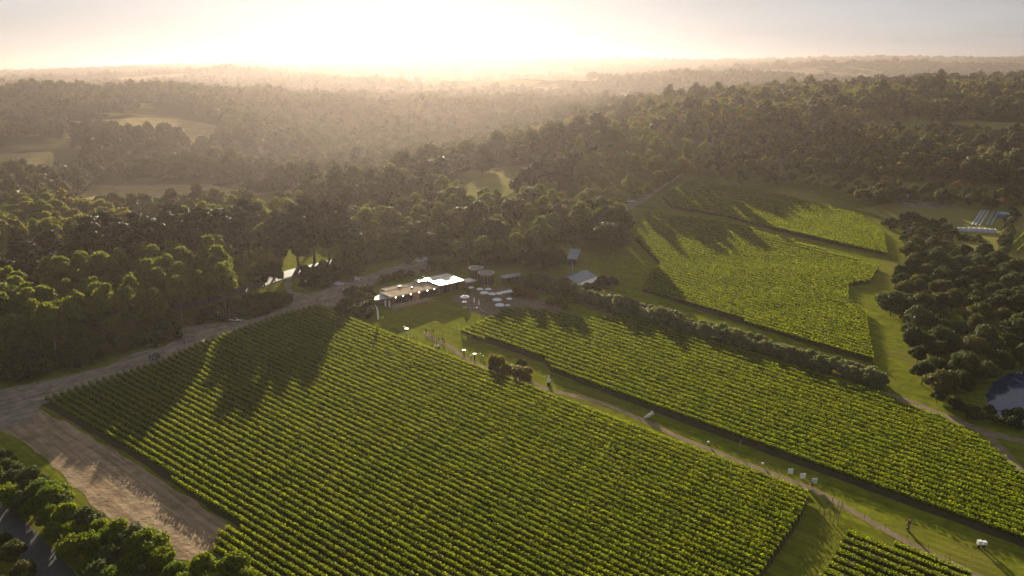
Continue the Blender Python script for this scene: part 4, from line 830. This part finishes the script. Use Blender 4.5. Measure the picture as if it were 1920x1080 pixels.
# ------------------------------------------------------------------ umbrellas and garden furniture
def umbrella(px, py, r, label):
    g = Gd(px, py, 2.7); p = Vector((g.x, g.y, tz(g.x, g.y))); t = empty('umbrella', p, random.uniform(0, 1), label, 'umbrella', 'open white umbrellas of the courtyard')
    h = 2.35 + r * .12; n = 8; mb = MB(); v = [(0, 0, h + r * .38)]
    for rr, zz in ((.5, .22), (1, 0)): v += [(r * rr * math.cos(2 * math.pi * k / n), r * rr * math.sin(2 * math.pi * k / n), h + r * zz) for k in range(n)]
    v += [(r * math.cos(2 * math.pi * k / n), r * math.sin(2 * math.pi * k / n), h - .16) for k in range(n)]
    f = [(0, 1 + k, 1 + (k + 1) % n) for k in range(n)] + [(1 + k, 9 + k, 9 + (k + 1) % n, 1 + (k + 1) % n) for k in range(n)] + [(9 + k, 17 + k, 17 + (k + 1) % n, 9 + (k + 1) % n) for k in range(n)]
    mb.add(v, f).build('canopy', M['white'], t); MB().tube([(0, 0, -.1), (0, 0, h + r * .37)], .04, 6).build('pole', M['timber'], t); MB().lathe([(.45, -.05), (.45, .1), (.1, .14)], 10).build('base', M['stone'], t)
    for k in range(n): a = 2 * math.pi * k / n; MB().tube([(0, 0, h + r * .2), (r * .95 * math.cos(a), r * .95 * math.sin(a), h - .02)], .018, 4).build('rib', M['timber'], t)
U = [(871, 556, 2.0, 'white umbrella at the left end of the courtyard, nearest the lawn'), (883, 538, 1.3, 'white umbrella at the back left, beside the shining roof'), (900, 541, 1.5, 'left one of the two white umbrellas below the round tower'), (915, 541, 1.5, 'right one of the two white umbrellas below the round tower'),
     (908, 548, 1.9, 'large white umbrella in the middle of the courtyard'), (923, 550, 1.7, 'white umbrella just right of the middle of the courtyard'), (936, 549, 1.5, 'white umbrella, first of the tight right hand row'), (943, 547, 1.4, 'white umbrella, second of the tight right hand row'), (949, 546, 1.4, 'white umbrella, third of the tight right hand row'), (957, 545, 1.7, 'white umbrella at the right end of the back row'),
     (932, 561, 2.0, 'white umbrella second closest to the vines'), (937, 571, 2.0, 'white umbrella closest to the vines'), (952, 571, 1.0, 'small white umbrella right of the one closest to the vines'), (955, 559, 1.3, 'white umbrella half hidden by the reddish bushes'), (871, 565, 1.0, 'small white umbrella at the corner of the lawn')]
for u_ in U: umbrella(*u_)
for i, (px, py) in enumerate(((889, 572), (898, 576))):
    p = Gd(px, py); t = empty('closed_umbrella', p, 0, 'closed pale umbrella at the front of the courtyard, %s of the two' % ('left', 'right')[i], 'umbrella', 'closed umbrellas'); MB().lathe([(.12, .9), (.3, 1.2), (.26, 2.2), (.05, 3.5)], 8).build('folded_canopy', M['white'], t); MB().tube([(0, 0, -.1), (0, 0, 3.7)], .04, 6).build('pole', M['timber'], t); MB().lathe([(.4, -.05), (.4, .1), (.1, .14)], 10).build('base', M['stone'], t)
def table(px, py, label):
    p = Gd(px, py); t = empty('picnic_table', p, random.uniform(0, 3), label, 'table', 'outdoor tables')
    MB().box(-.9, -.4, .72, .9, .4, .77).build('table_top', M['deck'], t)
    for s_ in (-1, 1):
        MB().box(-.9, s_ * .75 - .14, .42, .9, s_ * .75 + .14, .46).build('bench', M['deck'], t)
        MB().tube([(s_ * .7, -.75, -.05), (s_ * .7, -.2, .715)], .04, 5).build('leg', M['timber'], t); MB().tube([(s_ * .7, .75, -.05), (s_ * .7, .2, .715)], .04, 5).build('leg', M['timber'], t)
for a_ in ((884, 566, 'picnic table left of the closed umbrellas'), (893, 580, 'sunlit picnic table below the closed umbrellas'), (905, 566, 'picnic table right of the closed umbrellas'), (918, 562, 'picnic table in the middle of the courtyard'), (945, 580, 'picnic table beside the stone wall'), (1020, 580, 'pale bench table in the bare garden bed')): table(*a_)
for px, py, l_ in ((717, 598, 'lime green bean bag beside the feather banner'), (871, 579, 'lime green bean bag at the right corner of the lawn')):
    p = Gd(px, py); b_ = MB().ball((0, 0, .35), (.85, .75, .5), 12); b_.ball((.25, .2, .7), (.5, .5, .45), 10); o = b_.build('bean_bag', M['bean'], None, True); o.location = p; tag(o, l_, 'bean bag')

# ------------------------------------------------------------------ cars
def car(px, py, rz, paint, label, kind_='hatch', doors=0):
    p = Gd(px, py); t = empty('parked_car', p, rz, label, 'car', 'cars parked by the winery')
    prof = {'hatch': [(-2.1, .35), (-2.15, .8), (-1.95, .98), (1.0, .98), (2.0, .82), (2.15, .6), (2.1, .32)], 'ute': [(-2.5, .45), (-2.52, 1.02), (.9, 1.05), (2.3, .98), (2.5, .7), (2.45, .42)]}[kind_]
    cab = {'hatch': [(-1.95, .985), (-1.55, 1.46), (.15, 1.5), (1.05, .985)], 'ute': [(-.9, 1.055), (-.75, 1.7), (.55, 1.72), (1.35, 1.055)]}[kind_]
    def ext(pf, w0, w1):
        n = len(pf); v = [(x, -(w0 if i not in (0,) else w0), z) for i, (x, z) in enumerate(pf)]; zs = [z for _, z in pf]; zmax = max(zs); zmin = min(zs)
        v = []; 
        for sgn in (-1, 1): v += [(x, sgn * (w0 + (w1 - w0) * (z - zmin) / (zmax - zmin)), z) for x, z in pf]
        return v, [tuple(range(n))[::1], tuple(range(n, 2 * n))[::-1]] + [(i, n + i, n + (i + 1) % n, (i + 1) % n) for i in range(n)]
    b = MB(); b.add(*ext(prof, .92, .84)); body = b.build('body', M[paint], t)
    bv = body.modifiers.new('b', 'BEVEL'); bv.width = .07; bv.segments = 2; bv.limit_method = 'ANGLE'
    c_ = MB(); c_.add(*ext(cab, .80, .66)); c_.build('cabin', M[paint], t)
    (xa, za), (xb, zb), (xc, zc), (xd, zd) = cab
    for s_ in (-1, 1):
        f = lambda x, z: (x, s_ * (.80 - .14 * (z - za) / (zb - za) + .012), z)
        MB().add([f(xa + .28, za + .08), f(xb + .18, zb - .09), f((xb + xc) / 2 - .04, zb - .09), f((xb + xc) / 2 - .04, za + .08)], [(0, 1, 2, 3)]).add([f((xb + xc) / 2 + .04, za + .08), f((xb + xc) / 2 + .04, zb - .09), f(xc - .14, zc - .09), f(xd - .34, zd + .08)], [(0, 1, 2, 3)]).build('side_window', M['dglass'], t)
    for (x0, z0, x1, z1, o_) in ((xd, zd, xc, zc, .012), (xa, za, xb, zb, -.012)):
        g_ = lambda k, y: (x0 + (x1 - x0) * k + o_, y, z0 + (z1 - z0) * k + .008); MB().add([g_(.1, -.68), g_(.1, .68), g_(.9, .58), g_(.9, -.58)], [(0, 1, 2, 3)]).build('windscreen' if o_ > 0 else 'rear_window', M['dglass'], t)
    rf = [(x + (.08 if i < 2 else -.08), z + .012) for i, (x, z) in enumerate(cab[1:3])]; MB().box(cab[1][0] + .03, -.63, cab[1][1] - .02, cab[2][0] - .03, .63, cab[1][1] + .06).build('roof', M[paint], t)
    if kind_ == 'ute': MB().box(-2.4, -.7, 1.052, -.95, .7, 1.09).build('tray_cover', M['carb'], t)
    for x in (prof[0][0] + .75, prof[-1][0] - .75):
        for s_ in (-1, 1):
            w = MB().tube([(x, s_ * .72, .34), (x, s_ * .955, .34)], .34, 16).build('wheel', M['rubber'], t); MB().tube([(x, s_ * .958, .34), (x, s_ * .972, .34)], .2, 12).build('rim', M['chrome'], w)
    for s_ in (-1, 1):
        MB().box(prof[-2][0] - .03, s_ * .62 - .16, .62, prof[-2][0] + .03, s_ * .62 + .16, .78).build('headlight', M['wpaint'], t); MB().box(prof[1][0] - .03, s_ * .68 - .12, .66, prof[1][0] + .04, s_ * .68 + .12, .86).build('tail_light', M['red'], t)
    for s_ in ((-1, 1) if doors else ()):
        m = Matrix.Translation((.75, s_ * .93, 0)) @ Matrix.Rotation(s_ * -1.15, 4, 'Z'); MB().box(-1.05, -.03, .4, 0, .03, 1.0, m).box(-1.0, -.02, 1.003, -.1, .02, 1.4, m).build('open_door', M[paint], t)
    return t
car(443, 602, R(-8), 'carw', 'white utility car parked on the gravel drive beside the vines', 'ute')
car(636, 535, R(-8), 'carw', 'white car crossing the gravel drive above the hedge shrubs'); car(650, 548, R(-5), 'carw', 'white car with dark windows half behind the shrubs left of the winery')
car(291, 672, R(-80), 'carg', 'dark grey car with both front doors open on the gravel drive', 'hatch', 1); car(285, 652, R(15), 'carb', 'black car tucked under the gums beside the drive')
car(786, 491, R(-20), 'carw', 'white car in the car park, left of the two white ones'); car(801, 488, R(-20), 'carw', 'white car in the car park, right of the two white ones'); car(769, 496, R(-40), 'carg', 'dark car in the car park left of the white ones')
car(662, 527, R(60), 'carg', 'grey car nosed into the trees along the car park, left of a pair'); car(670, 525, R(60), 'carw', 'white car nosed into the trees along the car park, right of a pair')
car(794, 511, R(-50), 'carb', 'dark car parked directly behind the shining roof'); car(1137, 407, R(10), 'carw', 'white car on the upper road below the ridge trees'); car(1183, 379, R(20), 'carw', 'distant white car further up the upper road')

# ------------------------------------------------------------------ people
def skin_mesh(name, V, E_, rad, m, sub=1):
    me = bpy.data.meshes.new(name + '_k'); me.from_pydata(V, E_, []); o = bpy.data.objects.new(name + '_k', me); C.objects.link(o)
    md = o.modifiers.new('s', 'SKIN'); md.use_smooth_shade = True
    for i, r in enumerate(rad): me.skin_vertices[0].data[i].radius = (r if isinstance(r, tuple) else (r, r))
    me.skin_vertices[0].data[0].use_root = True; o.modifiers.new('u', 'SUBSURF').levels = sub
    dg = bpy.context.evaluated_depsgraph_get(); dg.update(); out = bpy.data.meshes.new_from_object(o.evaluated_get(dg)); out.name = name; out.materials.clear(); out.materials.append(m)
    bpy.data.objects.remove(o); return out
def person_meshes(stride, arm):
    J = dict(pel=(0, 0, .95), ch=(0, 0, 1.28), nk=(0, 0, 1.48), hd=(0, .02, 1.6), tp=(0, .02, 1.72))
    V = [J['pel'], J['ch'], J['nk'], J['hd'], J['tp']]; r = [(.15, .11), (.17, .11), .06, .095, .07]; E_ = [(0, 1), (1, 2), (2, 3), (3, 4)]
    for s_ in (-1, 1):
        a = s_ * stride; k = len(V); V += [(s_ * .1, 0, .88), (s_ * .11, a * .22 + .02, .48), (s_ * .11, a * .42, .09), (s_ * .12, a * .42 + .17, .05)]; r += [.1, .062, .045, .035]; E_ += [(0, k), (k, k + 1), (k + 1, k + 2), (k + 2, k + 3)]
        k = len(V); V += [(s_ * .2, 0, 1.4), (s_ * .25, -a * .1 + arm * .05, 1.12), (s_ * .24, -a * .2 + arm * .25, .9 + arm * .15), (s_ * .23, -a * .22 + arm * .33, .81 + arm * .2)]; r += [.06, .045, .032, .028]; E_ += [(1, k), (k, k + 1), (k + 1, k + 2), (k + 2, k + 3)]
        for f in range(3): V.append((V[k + 3][0] + (f - 1) * .022, V[k + 3][1] + .03, V[k + 3][2] - .07)); r.append(.009); E_.append((k + 3, len(V) - 1))
    body = skin_mesh('body', V, E_, r, M['skin'])
    def sub_(ids_r, edges, m): ids = list(ids_r); mp_ = {v: i for i, v in enumerate(ids)}; return lambda nm: skin_mesh(nm, [V[i] for i in ids], [(mp_[a], mp_[b]) for a, b in edges], [ids_r[i] for i in ids], m)
    up = sub_({0: (.165, .125), 1: (.185, .13), 2: .07, 9: .075, 10: .06, 16 + 3 - 3: .0, } if False else {0: (.165, .125), 1: (.185, .13), 2: .075, 9: .078, 10: .058, 20: .078, 21: .058}, [(0, 1), (1, 2), (1, 9), (9, 10), (1, 20), (20, 21)], M['cl_navy'])
    dn = sub_({0: (.16, .125), 5: .115, 6: .08, 7: .062, 16: .115, 17: .08, 18: .062}, [(0, 5), (5, 6), (6, 7), (0, 16), (16, 17), (17, 18)], M['cl_black'])
    hair = MB().ball((0, -.01, 1.70), (.105, .12, .10), 10).mesh('hair', M['hair'], True)
    return body, up('shirt'), dn('trousers'), hair
PM = [person_meshes(.9, 0), person_meshes(.25, 1), person_meshes(.1, 0)]
def person(px, py, rz, v, top, bot, label, group='people walking by the vines'):
    p = Gd(px, py); t = empty('person', p, rz, label, 'person', group); b, s_, d_, h_ = PM[v]
    for me, mm in ((b, None), (s_, top), (d_, bot), (h_, None)):
        if mm: me = me.copy(); me.materials.clear(); me.materials.append(M[mm])
        link(bpy.data.objects.new(me.name.split('.')[0], me), t)
PP = [(338, 645, 1.2, 1, 'cl_tan', 'cl_tan', 'person in light brown on the gravel drive, left of a pair'), (346, 646, 1.4, 0, 'cl_black', 'cl_navy', 'person in dark clothes on the gravel drive, right of a pair'),
      (595, 566, .4, 0, 'cl_black', 'cl_black', 'person in black walking at the top corner of the vines'), (611, 569, 2.2, 2, 'cl_tan', 'cl_black', 'person in a tan top near the shrubs, left of a pair'), (617, 569, 2, 1, 'cl_navy', 'cl_black', 'person in navy near the shrubs, right of a pair'),
      (799, 624, .2, 2, 'cl_black', 'cl_black', 'person in black at the left of the group on the grass'), (805, 623, 3, 1, 'cl_white', 'cl_tan', 'person in a white shirt among the group on the grass'), (810, 624, 2, 2, 'cl_navy', 'cl_navy', 'person in navy at the back of the group on the grass'), (813, 625, 1, 0, 'cl_blue', 'cl_black', 'person in blue beside the one in navy'),
      (810, 636, 1, 2, 'cl_navy', 'cl_black', 'person in navy in the middle of the grass group'), (819, 645, 4, 1, 'cl_black', 'cl_navy', 'person in a black top nearest the two white balls'), (823, 641, 3, 0, 'cl_blue', 'cl_navy', 'person in blue stepping past the white balls'), (833, 644, 5, 2, 'cl_black', 'cl_black', 'person in black at the right end of the grass group'), (830, 638, 1, 2, 'cl_white', 'cl_navy', 'person in white at the right of the grass group'),
      (1522, 914, .5, 1, 'cl_red', 'cl_black', 'person in red looking at the rightmost white panel')]
for a_ in PP: person(*a_)

# ------------------------------------------------------------------ sculptures, posts, signs
def thing(name, px, py, label, cat, rz=0, group=None): return empty(name, Gd(px, py), rz, label, cat, group)
for i, (px, py, w_) in enumerate(((1481, 893, 'leftmost'), (1504, 902, 'middle'), (1526, 911, 'rightmost'))):
    t = thing('panel_sculpture', px, py, 'white square panel on a post beside the track, %s of three' % w_, 'sculpture', R(6), 'three white square panels')
    MB().box(-.68, -.05, .75, .68, .05, 2.1).build('panel', M['sign'], t); MB().tube([(0, .12, -.2), (0, .12, 1.9)], .06, 6).build('post', M['steel'], t)
    if i == 2: MB().tube([(.05, -.053, 1.45), (.05, -.09, 1.45)], .13, 12).build('disc', M['steel'], t)
for px, py, l_ in ((1328, 834, 'polished ball on a short stem beside the track, left of two'), (1430, 874, 'polished ball on a short stem beside the track, right of two'), (900, 668, 'grey metal ball among the posts, left one'), (906, 672, 'grey metal ball among the posts, right one')):
    t = thing('ball_sculpture', px, py, l_, 'sculpture'); MB().ball((0, 0, .75), .34, 16).build('ball', M['wpaint'] if px > 1000 else M['chrome'], t, True); MB().tube([(0, 0, -.1), (0, 0, .4)], .1, 8).build('stem', M['steel'], t)
for px, py, l_ in ((816, 651, 'white ball on the grass, left of a pair'), (822, 651, 'white ball on the grass, right of a pair')):
    t = thing('white_ball', px, py, l_, 'sculpture', 0, 'pair of white balls'); MB().ball((0, 0, .45), .45, 14).build('ball', M['wpaint'], t, True); MB().lathe([(.3, -.05), (.3, .05), (.05, .06)], 10).build('foot', M['steel'], t)
for i, (px, py, l_) in enumerate(((763, 630, 'dark post with tilted white plates at the edge of the vines'), (775, 634, 'thin post with one small pale ball'), (870, 668, 'flat white plate on a dark post, left of two'), (890, 676, 'flat white plate on dark post, right of two'), (883, 676, 'short dark post with a white cap'))):
    t = thing('plate_sculpture', px, py, l_, 'sculpture'); h = (2.8, 1.8, 2.2, 2.4, 1.7)[i]; MB().tube([(0, 0, -.2), (0, 0, h)], (.14, .05, .2, .2, .1)[i], 8).build('post', M['steel'], t)
    if i == 1: MB().ball((0, 0, h), .2, 10).build('cap', M['wpaint'], t, True)
    elif i == 4: MB().ball((0, 0, h), .38, 12).build('cap', M['wpaint'], t, True)
    else: MB().box(-.55, -.4, h, .55, .4, h + .1).build('plate', M['wpaint'], t)
    if i == 0: m = Matrix.Translation((-.6, 0, h + .7)) @ Matrix.Rotation(.5, 4, 'Y'); MB().box(-.6, -.4, -.07, .6, .4, .07, m).build('plate', M['wpaint'], t); MB().tube([(-.1, 0, h + .14), (-.5, 0, h + .68)], .06, 6).build('stem', M['steel'], t); MB().ball((0.1, -.35, 1.3), .35, 10).build('ball', M['wpaint'], t, True)
t = thing('shell_sculpture', 1217, 783, 'white carved sculpture of leaning lobes beside the track', 'sculpture', R(25))
for x, z, r_, h_ in ((-1.3, .35, .32, .4), (-.75, .6, .35, .6), (-.1, .75, .38, .65), (.55, .9, .28, .7), (1.0, 1.3, .2, .8), (1.4, .95, .22, .6)): MB().ball((x, random.uniform(-.3, .3), z), (r_, r_ * .7, h_), 12).build('lobe', M['wpaint'], t, True)
t = thing('bust_sculpture', 1029, 722, 'pale standing figure sculpture on a dark plinth beside the track', 'sculpture'); MB().box(-.5, -.5, -.2, .5, .5, 1.0).build('plinth', M['steel'], t); MB().lathe([(.5, 1.0), (.62, 1.5), (.45, 2.1), (.2, 2.5), (.28, 2.9), (.24, 3.2), (.03, 3.4)], 12).build('figure', M['wpaint'], t, True)
t = thing('rust_sculpture', 1702, 996, 'rusty stacked metal sculpture standing alone on the grass strip', 'sculpture')
for k in range(6): m = Matrix.Translation((random.uniform(-.1, .1), 0, .25 + k * .48)) @ Matrix.Rotation(k * .7, 4, 'Z') @ Matrix.Rotation(random.uniform(-.3, .3), 4, 'Y'); MB().box(-.34, -.2, -.24, .34, .2, .24, m).build('block', M['rustm'] if k % 3 else M['deck'], t)
t = thing('block_sculpture', 1839, 1027, 'two white stone blocks on dark legs at the right of the grass strip', 'sculpture')
for x in (-.5, .55): MB().box(x - .42, -.35, .9, x + .42, .35, 1.7 - x * .2).build('block', M['wpaint'], t); MB().box(x - .2, -.2, -.2, x + .2, .2, .897).build('leg', M['steel'], t)
t = thing('bare_tree', 1385, 852, 'bare pale dead tree bent over beside the track', 'tree'); MB().tube([(0, 0, -.2), (.1, 0, 2.4), (.25, .1, 3.8), (1.0, .1, 5.2), (1.5, .1, 5.8)], [.14, .12, .1, .06, .03], 7).build('trunk', M['bark'], t)
for b_ in ([(.25, .1, 3.8), (-.5, .2, 4.8), (-.6, .3, 5.6)], [(.7, .1, 4.6), (1.5, -.3, 4.9), (2.1, -.4, 5.4)], [(.15, 0, 3.0), (.9, .4, 3.9)]): MB().tube(b_, [.05] * (len(b_) - 1) + [.02], 5).build('branch', M['bark'], t)
for i, (px, py, lx, ly, h_) in enumerate(((1543, 972, .3, .1, 4.6), (1547, 980, -.6, .2, 4.2), (1552, 962, .9, 0, 4.6), (1556, 976, -.3, .3, 4.8), (1561, 985, .2, 0, 4.4), (1564, 960, -.8, .1, 3.8), (1568, 974, .1, .2, 4.9), (1573, 966, .5, 0, 4.4), (1537, 962, -.3, 0, 3.6), (1540, 985, .8, 0, 3.8), (1571, 985, -.2, .1, 3.9))):
    p = Gd(px, py); o = MB().tube([(0, 0, -.3), (lx * .5, ly * .5, h_ * .5), (lx, ly, h_)], [.1, .08, .04], 6).build('leaning_pole', M['post']); o.location = p; tag(o, 'dark leaning pole in the cluster beyond the near block, %s from left' % ordinal(sorted([1543, 1547, 1552, 1556, 1561, 1564, 1568, 1573, 1537, 1540, 1571]).index(px) + 1), 'pole', 'cluster of leaning poles')
def post_line(a, b, n, h, what, grp, r=.055):
    for i in range(n):
        q = Gd(a[0] + (b[0] - a[0]) * i / (n - 1), a[1] + (b[1] - a[1]) * i / (n - 1)); o = MB().tube([(0, 0, -.3), (random.uniform(-.04, .04), 0, h * .5), (random.uniform(-.06, .06), 0, h)], [r, r, r * .9], 6).build('fence_post', M['post']); o.location = q; tag(o, what % ordinal(i + 1), 'post', grp)
post_line((758, 631), (866, 676), 10, 2.1, 'thin post between the grass and the first vines, %s from the left', 'posts along the near vines')
post_line((832, 630), (890, 604), 8, 2.1, 'thin post across the sunny lawn, %s from the track', 'posts across the lawn')
post_line((866, 634), (935, 668), 7, 2.6, 'dark post below the first row of the middle block, %s from the left', 'dark posts below the middle block', .08)
post_line((1580, 955), (1780, 1050), 6, 1.5, 'short marker post along the dirt track, %s from the left', 'marker posts along the track', .06)
t = thing('feather_banner', 708, 610, 'tall pale feather banner at the corner of the lawn', 'banner'); MB().tube([(0, 0, -.2), (0, 0, 5), (-.25, 0, 7.2), (-.9, 0, 8.3)], [.05, .05, .035, .02], 6).build('pole', M['steel'], t)
MB().add([(.03, -.02, 2.2), (.75, -.02, 2.4), (.72, -.02, 5.4), (.25, -.02, 7.2), (-.85, -.02, 8.3), (-.22, -.02, 7.15), (.03, -.02, 5)] + [(.03, .02, 2.2), (.75, .02, 2.4), (.72, .02, 5.4), (.25, .02, 7.2), (-.85, .02, 8.3), (-.22, .02, 7.15), (.03, .02, 5)], [(0, 1, 2, 6), (6, 2, 3, 5), (5, 3, 4), (13, 9, 8, 7), (12, 10, 9, 13), (11, 10, 12), (0, 7, 8, 1), (1, 8, 9, 2), (2, 9, 10, 3), (3, 10, 11, 4)]).build('banner', M['white'], t)
t = thing('steel_mast', 882, 592, 'slim bent blue grey mast beside the courtyard corner', 'sculpture'); MB().tube([(0, 0, -.2), (.15, 0, 3.2), (-.1, 0, 6.2)], [.09, .08, .05], 6).build('mast', M['roofb'], t); MB().tube([(.15, 0, 3.2), (1.1, 0, 4.6)], .05, 5).build('arm', M['roofb'], t)
t = thing('sign_board', 575, 541, 'tall pale sign board on the island inside the drive fork', 'sign'); MB().box(-.6, -.08, .5, .6, .08, 3.6).build('board', M['sign'], t); MB().box(-.5, -.06, -.3, -.3, .06, .497).box(.3, -.06, -.3, .5, .06, .497).build('legs', M['steel'], t)
#@@END@@
# ------------------------------------------------------------------ haze
hb = MB(); hb.box(-9500, -60, -40, 9500, 9700, 205); ho = hb.build('haze', None); ho.data.materials.clear()
hm = bpy.data.materials.new('haze air'); hm.use_nodes = True; N = hm.node_tree.nodes
for n in list(N):
    if n.type != 'OUTPUT_MATERIAL': N.remove(n)
pv = N.new('ShaderNodeVolumePrincipled'); pv.inputs['Color'].default_value = (.36, .31, .295, 1); pv.inputs['Density'].default_value = .00017
pv.inputs['Anisotropy'].default_value = .66; pv.inputs['Density Attribute'].default_value = ''
hm.node_tree.links.new(pv.outputs[0], N['Material Output'].inputs['Volume']); ho.data.materials.append(hm); tag(ho, kind='stuff')
